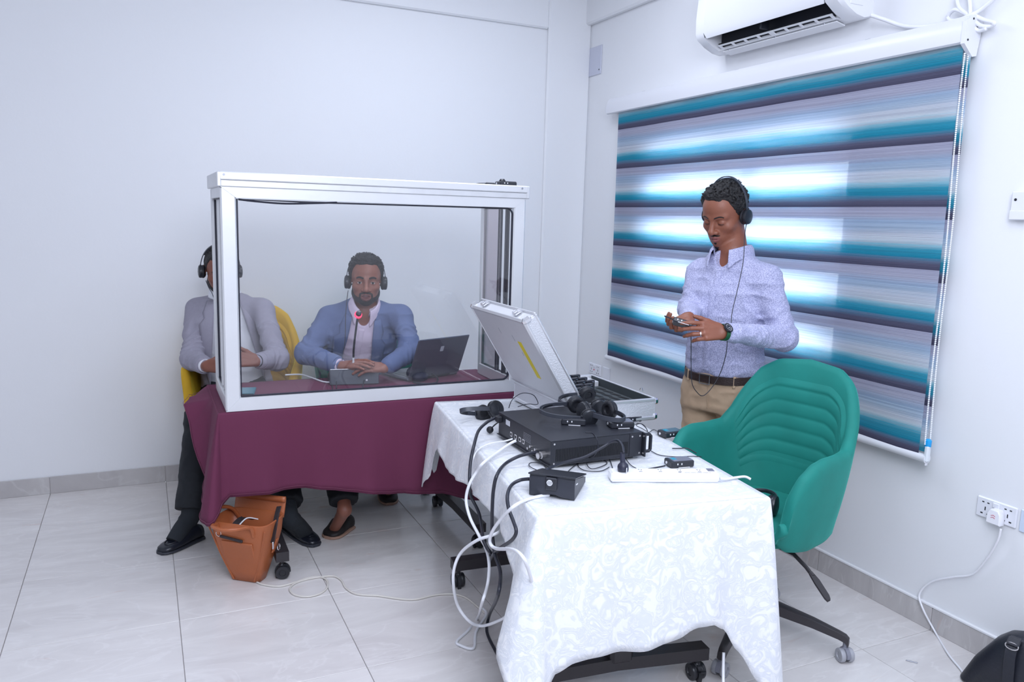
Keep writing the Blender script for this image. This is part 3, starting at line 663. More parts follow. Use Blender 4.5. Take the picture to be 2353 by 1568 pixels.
def rail_front(z0, z1, up):
    # mitred rail: a trapezoid prism
    s = pw if up else pw
    poly = [(bx0+.001, z0), (bx1-.001, z0), (bx1-s, z1), (bx0+s, z1)] if up else [(bx0+s, z0), (bx1-s, z0), (bx1-.001, z1), (bx0+.001, z1)]
    wobj('rail', MB().prism(poly, 0, fd+.003, np.array([[1., 0, 0], [0, 0, -1], [0, 1, 0]]), (0, byF+fd, 0), 0), m_al, booth, bo)
rail_front(bz0, bz0+.058, True); rail_front(bz1-.044, bz1, False)
# rear posts, side rails, sliding tracks and side panes
for x, sgn in ((bx0, 1), (bx1, -1)):
    bbox('post', (x+sgn*.015, byB-.019, zm), (.03, .038, bz1-bz0), bev=.004)
    bbox('rail', (x+sgn*.016, ym_, bz0+.03), (.032, byB-byF-.05, .06)); bbox('rail', (x+sgn*.016, ym_, bz1-.022), (.032, byB-byF-.05, .044))
    for dy, w_ in ((.17, .014), (.255, .012)): bbox('track', (x+sgn*.018, byF+dy, zm), (.022, w_, bz1-bz0-.1), m_al if sgn > 0 else m_gask)
    gx = x+sgn*.016
    bbox('pane', (gx, byF+.11, zm), (.005, .115, bz1-bz0-.1), m_pane, 0)
    bbox('pane', (gx+sgn*.008, byB-.145, zm), (.005, .21, bz1-bz0-.1), m_refl_pane if sgn < 0 else m_pane, 0)
    for z in (bz0+.063, bz1-.047): bbox('gasket', (gx, ym_, z), (.010, byB-byF-.07, .006), m_gask, 0)
    for y in (byF+.05, byF+.162, byF+.262, byB-.042): bbox('gasket', (gx, y, zm), (.008, .006, bz1-bz0-.1), m_gask, 0)
# front pane with its black gasket, rounded at the right corners
px0, px1, pz0, pz1 = bx0+pw, bx1-pw, bz0+.058, bz1-.044
bbox('pane', ((px0+px1)/2, byF+.016, (pz0+pz1)/2), (px1-px0+.01, .005, pz1-pz0+.01), m_pane, 0)
cr = .035; gp = [(px0+.004, pz0+.004), (px0+.004, pz1-.005), (px0+.3, pz1-.008), (px1-cr, pz1-.004)]+[(px1-cr+cr*math.sin(a)*.9, pz1-cr+cr*math.cos(a)*.9) for a in np.linspace(.2, 1.4, 6)]+[(px1-.004, pz1-cr), (px1-.004, pz0+cr)]+[(px1-cr+cr*math.cos(a)*.9, pz0+cr-cr*math.sin(a)*.9) for a in np.linspace(.2, 1.4, 6)]+[(px1-cr, pz0+.004)]
gp3 = np.array([(x, byF+.012, z) for x, z in gp])
wobj('gasket', MB().rtube(gp3, .010, .007, (0, 1, 0), True), m_gask, booth, bo)
wobj('loose_gasket', MB().tube(spline([(px0+.01, byF+.010, pz1-.006), (px0+.08, byF+.009, pz1-.012), (px0+.2, byF+.009, pz1-.017), (px0+.34, byF+.010, pz1-.010), (px0+.42, byF+.01, pz1-.005)], 8), .0045, 6), m_gask, booth, bo)
# roof cap: two stepped trims and a sheet
bbox('roof_trim', (xm, byF+.010, bz1+.014), (bx1-bx0+.012, .04, .028), m_al2, .003); bbox('roof_trim', (xm, byF+.004, bz1+.044), (bx1-bx0+.004, .04, .034), m_al, .004)
for x in (bx0-.004, bx1+.004): bbox('roof_trim', (x, ym_, bz1+.030), (.016, byB-byF+.03, .06), m_al2, .003)
bbox('roof_pane', (xm, ym_+.005, bz1+.050), (bx1-bx0-.03, byB-byF-.03, .006), m_pane, 0); bbox('rail', (xm, byB-.015, bz1-.012), (bx1-bx0-.06, .03, .03))
for x in (bx0+.015, bx1-.03): wobj('screw', MB().cyl((x, byF-.016, bz1+.048), (x, byF-.0185, bz1+.048), .005, n=10), mat('grey_metal', (0, 0, 0)), booth, bo)
# ------------------------------------------------------------------ pocket receivers
m_lcd = mat('lcd_teal', (.02, .30, .42), .2); m_face = mat('receiver_face', (.19, .20, .25), .3); m_btn = mat('button_white', (.8, .8, .84), .35)
m_blk2 = mat('satin_black', (.022, .024, .032), .3)
def receiver(loc, rot, label, group='pocket receivers', lcd=True, L=.092, W=.058, H=.024, cat='receiver', face=None):
    """local x along its length, z up out of the display"""
    t = thing('pocket_receiver', label, cat, loc, 0, group, rot=rot)
    obj('body', MB().box((0, 0, H/2), (L, W, H), .004), m_blk2, t)
    obj('display_plate', MB().box((.004, 0, H+.0004), (L*.84, W*.82, .0015), .0005), face or m_face, t)
    if lcd: obj('screen', MB().box((-.022, .004, H+.0014), (.018, .022, .001)), m_lcd, t)
    for k in (0, 1): obj('button', MB().box((-.022+.016*k, -W/2-.0005, H*.6), (.004, .002, .006), .0005), m_btn, t)
    obj('belt_clip', MB().box((.004, -W/2-.001, .0015), (.045, .004, .002), .0005), m_btn, t)
    obj('jack_socket', MB().cyl((-L/2-.002, .008, H*.5), (-L/2+.001, .008, H*.5), .005, n=10), m_btn, t)
    return t
RZ_ = .8585
def facing(px, py, z): p = onz(px, py, z); return tuple(p)
receiver(facing(1318, 974, RZ_+.001), (0, 0, -.55), 'black pocket receiver on top of the rack unit, under the headphones', lcd=False, face=m_blk2)
receiver(facing(1425, 981, RZ_+.001), (0, 0, -.22), 'black pocket receiver with a clear cover at the front right of the rack unit', lcd=False)
receiver(facing(1540, 1002, .760), (0, 0, .02), 'black pocket receiver lying by the teal chair at the table edge', face=mat('receiver_dark_face', (.05, .10, .13), .25))
receiver(facing(1560, 1070, .760), (0, 0, -.12), 'pocket receiver with a small blue screen lying behind the white power strip')
receiver(facing(1447, 968, .760), (0, 0, .05), 'black pocket receiver half under the right end of the open case', lcd=False, face=m_blk2)
tr = receiver((-1.262, -1.44, bz1+.0595), (0, 0, .05), 'black pocket receiver with an earpiece lying on top of the booth', lcd=False, H=.020, face=m_blk2)
obj('earpiece', MB().box((-.085, 0, .006), (.05, .022, .012), .005).lathe([(.012, 0), (.016, .006), (.01, .014)], (-.02, .0, .018), (0, 0, 1), 14), m_blk2, tr)
obj('cord', MB().tube(spline([(-.11, 0, .008), (-.14, .01, .006), (-.145, .03, .004)], 6), .002, 6), m_blk2, tr)

# ------------------------------------------------------------------ open aluminium case
cx0, cx1, cy0, cy1, cz = -1.292, -.862, -2.205, -1.662, .7625
m_case = mat('embossed_aluminium', (.66, .67, .71), .38, .35, bump=(170, .30)); m_trim = mat('case_trim', (.72, .73, .76), .3, .6); m_sheet = mat('case_sheet', (.70, .71, .74), .42, .25, bump=(20, .03), var=(9, .05))
m_chrome = mat('chrome', (.82, .82, .85), .12, 1.0); m_foam = mat('grey_foam', (.060, .072, .078), .9, bump=(250, .2)); m_foamd = mat('foam_slot', (.006, .007, .009), .9); m_lin = mat('case_lining', (.045, .055, .062), .8)
case = thing('flight_case', 'open silver aluminium case with dark foam tray on the white table', 'case', ((cx0+cx1)/2, (cy0+cy1)/2, cz)); co = np.array(case.location)
TRH = .098; t3 = .008
def cb(name, c, d, m, bev=.002, par=None): return wobj(name, MB().box(c, d, bev), m, par or case, co)
xm = (cx0+cx1)/2; ym2 = (cy0+cy1)/2; zt = cz+TRH
for nm, c, d in (('tray_wall', (xm, cy0+t3/2, cz+TRH/2), (cx1-cx0, t3, TRH)), ('tray_wall', (xm, cy1-t3/2, cz+TRH/2), (cx1-cx0, t3, TRH)), ('tray_wall', (cx0+t3/2, ym2, cz+TRH/2), (t3, cy1-cy0-2*t3, TRH)), ('tray_wall', (cx1-t3/2, ym2, cz+TRH/2), (t3, cy1-cy0-2*t3, TRH))):
    cb(nm, c, d, m_case)
cb('tray_floor', (xm, ym2, cz+.004), (cx1-cx0-.01, cy1-cy0-.01, .008), m_lin)
for c, d in (((xm, cy0+.002, zt-.008), (cx1-cx0+.006, .012, .018)), ((xm, cy0+.002, cz+.010), (cx1-cx0+.006, .012, .020)), ((xm, cy1-.002, zt-.008), (cx1-cx0+.006, .012, .018)), ((cx1-.002, ym2, zt-.008), (.012, cy1-cy0+.006, .018)), ((cx0+.002, ym2, zt-.008), (.012, cy1-cy0+.006, .018)), ((cx0+.002, ym2, cz+.010), (.012, cy1-cy0+.006, .020))):
    cb('edge_trim', c, d, m_trim, .005)
cb('lining', (cx1-t3-.003, ym2, cz+TRH/2), (.004, cy1-cy0-.02, TRH-.006), m_lin, 0); cb('lining', (xm, cy1-t3-.003, cz+TRH/2), (cx1-cx0-.02, .004, TRH-.006), m_sheet, 0); cb('lining', (xm, cy0+t3+.003, cz+TRH/2), (cx1-cx0-.02, .004, TRH-.006), m_lin, 0)
for z in (cz+.016, zt-.014): cb('corner', (cx1+.000, cy0+.001, z), (.022, .018, .026), m_chrome, .006)
cb('corner', (cx0+.002, cy0+.002, cz+.016), (.022, .018, .028), m_chrome, .006)
fz = cz+.060
foam = cb('foam_insert', (xm, ym2, cz+.034), (cx1-cx0-.024, cy1-cy0-.024, .052), m_foam, .003)
sl = MB(); rec = []
for i in range(8):
    for j in range(6):
        x = cx0+.055+i*.047; y = cy0+.055+j*.066
        rec.append((x, y, i, j)); sl.box((x, y, fz+.0006), (.021, .052, .0016), 0, rotm(0, 0, .18))
wobj('foam_slots', sl, m_foamd, case, co, kind='stuff')
cb('foam_block', (cx1-.10, cy1-.055, cz+.064), (.16, .085, .040), m_sheet, .003)
# bail ring on the right rim
wobj('latch_loop', MB().tube([(cx1+.004, cy0+.12+.012*math.cos(a), zt+.006+.014*math.sin(a)) for a in np.linspace(0, math.pi, 9)], .0016, 6), m_chrome, case, co)
# lid, hinged along the left rim
hx, hz = cx0-.004, zt+.004; lang = math.atan2(.345, -.215); LL, LT = .412, .060
ld = np.array([math.cos(lang), 0, math.sin(lang)]); ln = np.array([ld[2], 0, -ld[0]])   # ln points to the inside (right/up)
RL = np.stack([ld, np.array([0, 1., 0]), np.cross(ld, np.array([0, 1., 0]))], 1)
outn = -ln
def lb(name, u, y, w_, d, m, bev=.002, par=None):
    c = np.array([hx, 0, hz])+ld*u+np.array([0, y, 0])+outn*w_; B = np.stack([ld, np.array([0, 1., 0]), np.cross(ld, [0, 1., 0])], 1)
    return wobj(name, MB().box(c, d, bev, B), m, par or case, co)
lid = lb('lid', LL/2, ym2, .002, (LL-.01, cy1-cy0-.012, .008), m_sheet)
for y in (cy0+.004, cy1-.004): lb('lid_side', LL/2, y, -LT/2, (LL-.012, .008, LT-.01), m_case)
lb('lid_side', LL-.004, ym2, -LT/2, (.008, cy1-cy0-.012, LT-.01), m_sheet)
for y in (cy0+.003, cy1-.003): 
    lb('edge_trim', LL/2, y, -.002, (LL+.004, .020, .020), m_trim, .008); lb('edge_trim', LL/2, y, -LT+.004, (LL+.002, .014, .012), m_trim, .004)
for u, w_ in ((LL-.002, -.002), (LL-.002, -LT+.004), (.006, -.002)): lb('edge_trim', u, ym2, w_, (.020, cy1-cy0+.004, .020 if w_ > -.01 else .012), m_trim, .008 if w_ > -.01 else .004)
for y in (cy0+.002, cy1-.002): lb('corner', LL-.001, y, -.012, (.030, .028, .042), m_chrome, .010)
for y in (cy0+.11, cy1-.10):
    k = lb('latch', LL+.010, y, -.030, (.008, .036, .036), m_chrome, .002); lb('latch_lever', LL+.018, y, -.022, (.010, .020, .020), m_chrome, .003)
lb('lid_lining', LL/2, ym2, -.006, (LL-.03, cy1-cy0-.03, .004), m_lin, 0)
lb('yellow_tape', LL*.47, cy0+.165, .0066, (.19, .034, .001), mat('yellow_tape', (.78, .62, .0), .5), 0, lid)
for u, y, l in ((.32, cy0+.33, .03), (.22, cy0+.20, .02), (.30, cy0+.21, .03)): lb('scuff', u, y, .0063, (l, .002, .0006), mat('grey_metal', (0, 0, 0)), 0, lid)
# receivers stored on edge in the foam: individual things
first = None; nrec = 0
for (x, y, i, j) in rec:
    if i > 4 or j < 1 or (i == 4 and j < 3) or (i == 3 and j in (1,)) : continue
    lab = 'upright black receiver in the open case, %s from the lid, %s from the booth side' % (('first', 'second', 'third', 'fourth', 'fifth')[i], ('sixth', 'fifth', 'fourth', 'third', 'second', 'first')[j])
    L_ = (x, y, fz-.010); rt_ = (0, -math.pi/2, math.pi/2+.18)
    if first is None:
        first = thing('stored_receiver', lab, 'receiver', L_, 0, 'receivers stored in the case', rot=rt_)
        obj('body', MB().box((.044, 0, 0), (.088, .048, .019), .003), m_blk2, first); obj('button', MB().box((.06, -.0245, 0), (.006, .002, .004)).box((.05, -.0245, 0), (.004, .002, .004)), m_btn, first)
        obj('belt_clip', MB().box((.055, -.010, .011), (.055, .012, .004), .001), m_chrome, first); bpy.context.view_layer.update()
    else: dup(first, L_, rt_, lab)
    nrec += 1

# ------------------------------------------------------------------ rack unit
rx0, rx1, ry0, ry1, rz0, rz1 = -1.617, -1.240, -2.655, -2.213, .770, .858
m_rack = mat('rack_black', (.020, .022, .030), .42, bump=(500, .06)); m_nick = mat('nickel', (.62, .60, .60), .25, .9)
rack = thing('rack_unit', 'black two unit rack amplifier with vents and ports on the white table', 'amplifier', ((rx0+rx1)/2, (ry0+ry1)/2, .758)); ro = np.array(rack.location)
def rb(name, c, d, m=None, bev=.001, par=None): return wobj(name, MB().box(c, d, bev), m or m_rack, par or rack, ro)
rb('body', ((rx0+rx1)/2, (ry0+ry1)/2, (rz0+rz1)/2), (rx1-rx0, ry1-ry0, rz1-rz0), bev=.002)
rb('top_lid', ((rx0+rx1)/2, (ry0+ry1)/2, rz1+.0004), (rx1-rx0+.003, ry1-ry0+.003, .002), bev=.0005)
rb('base_flange', ((rx0+rx1)/2-.002, (ry0+ry1)/2, rz0+.001), (rx1-rx0+.010, ry1-ry0+.004, .003))
vm = MB(); nv = 46
for i in range(nv):
    x = rx0+.022+(rx1-rx0-.085)*i/(nv-1); vm.box((x, ry0-.0004, rz0+.036+.0), (.0036, .0012, .044))
vv = wobj('vent_slots', vm, m_foamd, rack, ro, kind='stuff')
rb('side_bracket', (rx1-.028, ry0-.001, (rz0+rz1)/2), (.052, .003, rz1-rz0-.002)); 
for x, z in ((rx0+.012, rz0+.008), (rx0+.012, rz1-.01), (rx1-.012, rz0+.012), (rx1-.012, rz1-.012), (rx1-.045, rz1-.012)): wobj('screw', MB().cyl((x, ry0, z), (x, ry0-.004, z), .0035, n=10), m_nick, rack, ro)
rb('front_panel', (rx1+.003, (ry0+ry1)/2, (rz0+rz1)/2), (.006, .482, .0885), bev=.001)
for y in (ry0-.012, ry1+.012):
    for z in (rz0+.012, rz1-.012): wobj('screw', MB().lathe([(.0045, 0), (.0045, .003), (.002, .004)], (rx1+.006, y, z), (1, 0, 0), 12).lathe([(.0035, 0), (.0035, .003)], (rx1, y, z), (-1, 0, 0), 12), m_nick, rack, ro)
for y in (ry0+.006, ry1-.006): wobj('handle', MB().rtube([(rx1+.006, y, rz0+.012), (rx1+.036, y, rz0+.012), (rx1+.042, y, rz0+.018), (rx1+.042, y, rz1-.018), (rx1+.036, y, rz1-.012), (rx1+.006, y, rz1-.012)], .012, .010, (0, 1, 0)), m_rack, rack, ro)
# port side (facing -x)
for k, y in enumerate((-2.335, -2.375, -2.412, -2.442)):
    rb('port', (rx0-.001, y, rz0+.030), (.003, .018, .018), m_nick, .001); rb('port_hole', (rx0-.0022, y, rz0+.030), (.0015, .010, .010), m_foamd, 0)
for k in range(4): wobj('phono_socket', MB().cyl((rx0, -2.488-.020*k, rz0+.018+.012*(k % 2)), (rx0-.008, -2.488-.020*k, rz0+.018+.012*(k % 2)), .005, n=10), m_nick, rack, ro)
rb('rating_label', (rx0-.0006, -2.300, rz1-.022), (.0012, .036, .020), mat('pale_label', (0, 0, 0)), 0)
for k in range(6): rb('vent_line', (rx0-.0006, -2.47, rz1-.022-.0055*k), (.0012, .062, .0012), mat('grey_metal', (0, 0, 0)), 0)
rb('power_inlet', (rx0-.010, -2.235, rz1-.022), (.022, .030, .026), m_blk, .004)
wobj('round_connector', MB().lathe([(.013, 0), (.013, .018), (.011, .02), (.011, .026), (.012, .03)], (rx0, -2.612, rz0+.030), (-1, -.1, -.05), 18), m_nick, rack, ro)
for x, y in ((rx0+.03, ry0+.03), (rx1-.03, ry0+.03), (rx0+.03, ry1-.03), (rx1-.03, ry1-.03)): wobj('foot', MB().cyl((x, y, rz0), (x, y, .7585), .012, n=12), m_blk, rack, ro)

# ------------------------------------------------------------------ headphones
m_hp = mat('headphone_black', (.014, .016, .022), .33); m_pad = mat('ear_pad', (.010, .011, .016), .55, bump=(90, .25)); m_band = mat('headband_grey', (.045, .05, .065), .4)
def headphones(name, label, T, R, w=.078, hb=.125, cup=.033, mic=None, boom=1, group=None, thick=.016, tilt=0, padded=False, cat='headphones'):
    """local frame: x from ear to ear, z up over the head, y towards the face"""
    t = thing(name, label, cat, tuple(T), 0, group, rot=Matrix(R.tolist()).to_euler())
    arc = [(w*1.04*math.cos(a)+.004*math.cos(a)*math.sin(a), 0, hb*abs(math.sin(a))**.9) for a in np.linspace(.16, math.pi-.16, 25)]
    obj('headband', MB().rtube(arc, thick, .004, (0, 1, 0)), m_band, t)
    obj('inner_band', MB().rtube([(x*.955, y, z*.955) for x, y, z in arc[4:-4]], thick*.7, .005, (0, 1, 0)), m_hp, t)
    for s in (-1, 1):
        c = obj('earcup', MB().lathe([(cup*.6, -.003), (cup*.95, 0), (cup, .008), (cup*.92, .016), (cup*.55, .020), (.002, .021)], (s*(w-.004), 0, 0), (s, 0, 0), 24), m_hp, t)
        obj('ear_cushion', MB().ring([[(s*(w-.006+dx), rr*math.cos(a), rr*math.sin(a)) for a in np.linspace(0, 2*math.pi, 25)[:-1]] for dx, rr in ((.002, cup*.98), (-.005, cup*1.02), (-.011, cup*.9), (-.013, cup*.7), (-.010, cup*.48), (-.004, cup*.42), (-.003, .001))], caps=False), m_pad, c)
        obj('slider', MB().rtube([(s*w*1.0, 0, .018), (s*(w+.010), 0, .010), (s*(w+.014), 0, -.002)], .020, .007, (0, 1, 0)).box((s*(w+.003), 0, .026), (.010, .022, .024), .003), m_hp, t)
    if mic:
        P = spline([(boom*(w+.012), .004, -.012), (boom*(w+.016), .03, -.04), (boom*(w-.004), .075, -.062), (boom*(w-.03), .108, -.068)], 6)
        obj('mic_boom', MB().tube(P, .0028, 6), m_hp, t); obj('mic_foam', MB().sphere(P[-1], .0125, 14, 10), m_pad, t)
    return t
def RB(x, y, z):
    x = np.asarray(x, float); x = x/np.linalg.norm(x); z = np.asarray(z, float); z = z-x*(z@x); z = z/np.linalg.norm(z); return np.stack([x, np.cross(z, x), z], 1)
# two pairs lying on the rack unit: band loops horizontal
a = onz(1338, 944, RZ_+.036)
headphones('headphones', 'black headphones lying on the rack unit, headband loop pointing left', a, RB((.10, 1, .18), (-.1, .18, -1), (-1, .1, .05)), w=.066, hb=.175, cup=.034, thick=.015)
a = onz(1362, 921, RZ_+.030)
headphones('headphones', 'black headphones lying at the back of the rack unit against the open case', a, RB((.10, 1, .25), (-.1, .25, -1), (-1, .1, .04)), w=.060, hb=.150, cup=.036, thick=.015)
a = onz(1372, 944, RZ_+.036)
headphones('headphones', 'black headphones at the front of the rack unit, one round ear pad facing out', a, RB(_rt*.86+_fw*.50, (0, 0, 1), _rt*.10-_fw*.95-np.array([0, 0, .14])), w=.062, hb=.150, cup=.037, thick=.018)
a = onz(1124, 946, .794)
hs = headphones('headset', 'black headset with a foam tipped microphone boom lying left of the rack unit', a, RB(_rt*.55-_fw*.62+_up*.25, (0, 0, 1), -_rt*.9-_fw*.4), w=.046, hb=.150, cup=.038, thick=.018)
b = np.linalg.inv(np.array(hs.rotation_euler.to_matrix()))
mp_ = [onz(1150, 968, .79), onz(1138, 976, .788), onz(1126, 988, .775)]; lp_ = [(b@(p-a)) for p in mp_]
obj('mic_boom', MB().tube(spline(lp_, 6), .0028, 6), m_hp, hs); obj('mic_foam', MB().sphere(lp_[-1], .0145, 14, 10), m_pad, hs)
# pair on the seat of the empty chair
a = np.array([-.81, -2.80, .585]); headphones('headphones', 'black headphones lying on the seat of the empty teal chair', a, RB((.5, -.86, .05), (.1, .05, -1), (.86, .5, .1)), w=.066, hb=.12, cup=.038)
receiver((-.90, -2.865, .550), (0.0, 0, -.5), 'black pocket receiver with white key rows on the seat of the empty chair', lcd=False, face=m_blk2)

# ------------------------------------------------------------------ conference unit (wedge) on the white table
wl = onz(1222, 1140, .758); wr = onz(1312, 1152, .758); wd_ = wr-wl; W_ = np.linalg.norm(wd_); wx = wd_/W_; wyv = np.array([-wx[1], wx[0], 0])
unit = thing('conference_unit', 'black wedge shaped conference unit at the front edge of the white table', 'conference unit', tuple((wl+wr)/2), math.atan2(wx[1], wx[0]))
L = []
for x in (-W_/2-.010, -W_/2-.004, -W_/2+.03, -.012, .012, W_/2-.03, W_/2+.004, W_/2+.010):
    e_ = .004 if abs(x) > W_/2 else 0; arch = .012*math.exp(-(x/.035)**2)
    L.append([(x, .0+e_, .002+arch), (x, -.004+e_, .052), (x, .002+e_, .072-e_), (x, .155-e_, .037-e_), (x, .17-e_, .028), (x, .17-e_, .010)])
obj('housing', MB().ring(L), mat('unit_black', (.028, .031, .043), .4), unit, smooth=25)
obj('top_plate', MB().box((0, .080, .0555), (W_+.026, .178, .006), .002, rotm(-.222, 0, 0)), m_blk2, unit)
obj('connector_boss', MB().box((0, -.006, .050), (.036, .014, .040), .003), m_blk2, unit)
obj('emblem', MB().lathe([(.0095, 0), (.0095, .001)], (-.004, -.013, .054), (0, -1, 0), 20), m_btn, unit)
sbm = MB()
for k in range(4): sbm.box((-.010+.004*k, -.0143, .054), (.0012, .0008, .013), 0, rotm(0, .35, 0))
obj('emblem_lines', sbm, m_blk2, unit)
for k in (0, 1): obj('side_port', MB().box((W_/2+.0105, .022+.014*k, .048-.003*k), (.002, .010, .003), .0005), m_btn, unit)
# ------------------------------------------------------------------ mic unit inside the booth
mu = thing('conference_unit', 'conference unit with red lit gooseneck microphone inside the booth', 'conference unit', tuple(onz(815, 884, .762)), math.radians(-8)); mo = np.array(mu.location)
L = []
for x in (-.122, -.118, .118, .122):
    e_ = .003 if abs(x) > .12 else 0
    L.append([(x, 0+e_, .002), (x, .003+e_, .074-e_), (x, .012+e_, .078-e_), (x, .125-e_, .042-e_), (x, .13-e_, .004)])
obj('housing', MB().ring(L), mat('unit_veiled', (.10, .115, .14), .45), mu, smooth=25)  # black unit made paler: the veil of the glass is put into its colour
obj('top_edge', MB().box((0, .006, .079), (.242, .006, .003), .001), mat('case_trim', (0, 0, 0)), mu)
obj('side_connector', MB().cyl((.06, -.001, .022), (.06, -.006, .022), .005, n=10), m_btn, mu)
Rinv = np.array(rotm(0, 0, math.radians(8)))
g = [Rinv@(np.array(ony(px, py, mo[1]+dy))-mo) for px, py, dy in ((812, 850, .02), (812, 822, .01), (813, 800, 0), (817, 765, -.012), (821, 735, -.03), (823, 724, -.035))]
obj('stem_base', MB().tube(g[:2], .0052, 8), mat('clear_plastic', (0, 0, 0)), mu); obj('gooseneck', MB().tube(spline(g[1:], 6), .0052, 8), m_blk2, mu)
gd = (g[-1]-g[-2]); gd /= np.linalg.norm(gd); gc = g[-1]; ax = np.array([.1, -.75, .55])
obj('mic_head', MB().lathe([(.008, -.02), (.012, -.012), (.0145, 0), (.0145, .016), (.012, .024), (.002, .026)], gc, -ax*-1, 16), m_blk2, mu)
obj('light_ring', MB().ring([[gc+frame(ax)@np.array([r*math.cos(a), r*math.sin(a), z]) for a in np.linspace(0, 2*math.pi, 25)[:-1]] for r, z in ((.0145, -.006), (.0185, -.004), (.0185, .006), (.0145, .008))], caps=False), mat('red_light', (1, .02, .08), .4, emit=((1, .03, .09), 2.2)), mu)
# ------------------------------------------------------------------ laptop, phone and bits inside the booth
lt = thing('laptop', 'dark grey laptop with its lid back to the glass inside the booth', 'laptop', (-1.475, -1.06, .762), math.radians(20))
obj('base', MB().box((-.01, .12, .010), (.345, .24, .016), .006), mat('laptop_grey', (.16, .17, .20), .35, .4), lt)
obj('keyboard', MB().box((-.01, .10, .0185), (.29, .10, .0015), .0005), m_blk2, lt)
Rl = rotm(math.radians(22), 0, 0)
obj('lid', MB().xf((0, 0, .014), Rl).box((-.01, 0, .118), (.345, .008, .232), .003), mat('laptop_lid', (.13, .145, .19), .28, .5), lt)
obj('screen', MB().xf((0, 0, .014), Rl).box((-.01, .0045, .118), (.33, .001, .215)), m_blk2, lt)
obj('hinge', MB().cyl((-.12, .004, .014), (.10, .004, .014), .008, n=10), m_blk2, lt)
obj('logo', MB().xf((0, 0, .014), Rl).box((-.01, -.0044, .168), (.022, .0008, .030), .0002), mat('logo_grey', (.42, .45, .50), .3), lt)
tag(wobj('smartphone', MB().box(onz(568, 899, .767), (.075, .13, .009), .003, rotm(0, 0, -.2)).box(onz(568, 899, .772), (.066, .118, .0012), 0, rotm(0, 0, -.2)), mat('phone_teal', (.03, .20, .27), .2)), 'dark smartphone with a teal case lying in the booth corner', 'phone')
pc = tag(wobj('black_pouch', MB().sphere(onz(965, 866, .785), (.052, .035, .025), 18, 10, rotm(0, 0, .35)).sphere(onz(948, 858, .795), (.034, .03, .036), 16, 10), mat('pouch', (.03, .032, .06), .6)), 'small dark pouch in front of the laptop inside the booth', 'pouch')
cable('cable', [onz(982, 857, .79), onz(998, 862, .785), onz(1006, 872, .768), onz(1000, 880, .765), onz(975, 882, .765), onz(950, 879, .765)], .0045, m_blk2, 'black cable looping beside the dark pouch inside the booth')
cable('cable', [onz(655, 862, .764), onz(690, 861, .765), onz(715, 868, .765), onz(745, 878, .765), onz(784, 879, .768)], .0045, m_wc, 'white network cable running to the conference unit inside the booth')
for k, pts in enumerate(([(757, 852, .80), (752, 866, .785), (760, 880, .765), (764, 897, .765)], [(820, 815, .84), (795, 825, .825), (778, 845, .80), (773, 870, .785), (772, 892, .765)], [(872, 832, .835), (850, 838, .825), (838, 858, .80), (834, 880, .775), (830, 896, .765)])):
    cable('cable', [onz(*p)-np.array([0, .012, 0]) for p in pts], .0026, m_blk2, ('thin black cord hanging at the left end of the booth conference unit', 'thin black cord crossing the left half of the booth conference unit', 'thin black cord crossing the right half of the booth conference unit')[k])

# ------------------------------------------------------------------ power strip and mains plug
sa, sb_ = onz(1404, 1110, .758), onz(1653, 1111, .758); sx = (sb_-sa); SL = np.linalg.norm(sx); sx /= SL; sc = (sa+sb_)/2
ps = thing('power_strip', 'white five way power strip at the front right of the white table', 'power strip', tuple(sc), math.atan2(sx[1], sx[0])); m_ps = mat('strip_white', (.90, .90, .93), .25)
obj('body', MB().box((0, .028, .017), (SL, .056, .034), .006), m_ps, ps); obj('seam', MB().box((0, -.0003, .012), (SL-.01, .0012, .0015)), mat('pale_label', (0, 0, 0)), ps)
for k in range(5):
    x = -SL/2+.035+k*(SL-.10)/4
    h = MB().box((x, .016, .0342), (.011, .003, .0008)).box((x-.002, .038, .0342), (.003, .006, .0008), 0, rotm(0, 0, .6)).box((x+.006, .034, .0342), (.003, .006, .0008), 0, rotm(0, 0, -.6))
    obj('socket_holes', h, mat('slot_grey', (.16, .16, .20), .5), ps)
obj('switch_plate', MB().box((SL/2-.022, .036, .0348), (.022, .026, .002), .0005), mat('receiver_face', (0, 0, 0)), ps)
pr = MB()
for k in range(22): pr.box((SL/2-.12+k*.0042, .008, .0343), (.0022 if k % 5 else .0005, .0028, .0005))
pr.tube([(SL/2-.135+.005*math.cos(a), .008+.003*math.sin(a), .0345) for a in np.linspace(0, 6.28, 13)], .0004, 4)
obj('print', pr, mat('slot_grey', (0, 0, 0)), ps)
pb = onz(1432, 1083, .794)
plug = tag(wobj('mains_plug', MB().lathe([(.017, 0), (.0185, .004), (.0185, .016), (.0165, .022), (.009, .030), (.0085, .05), (.0065, .062)], pb, (0, .18, 1), 22, sy=1).box(pb+np.array([0, -.0185, .010]), (.005, .002, .018), .0005), mat('plug_black', (.022, .024, .045), .4)), 'black round mains plug standing in the left socket of the power strip', 'plug')
wobj('earth_contact', MB().box(pb+np.array([0, -.0192, .009]), (.004, .0015, .016)), m_chrome, plug, org=np.array(plug.location))

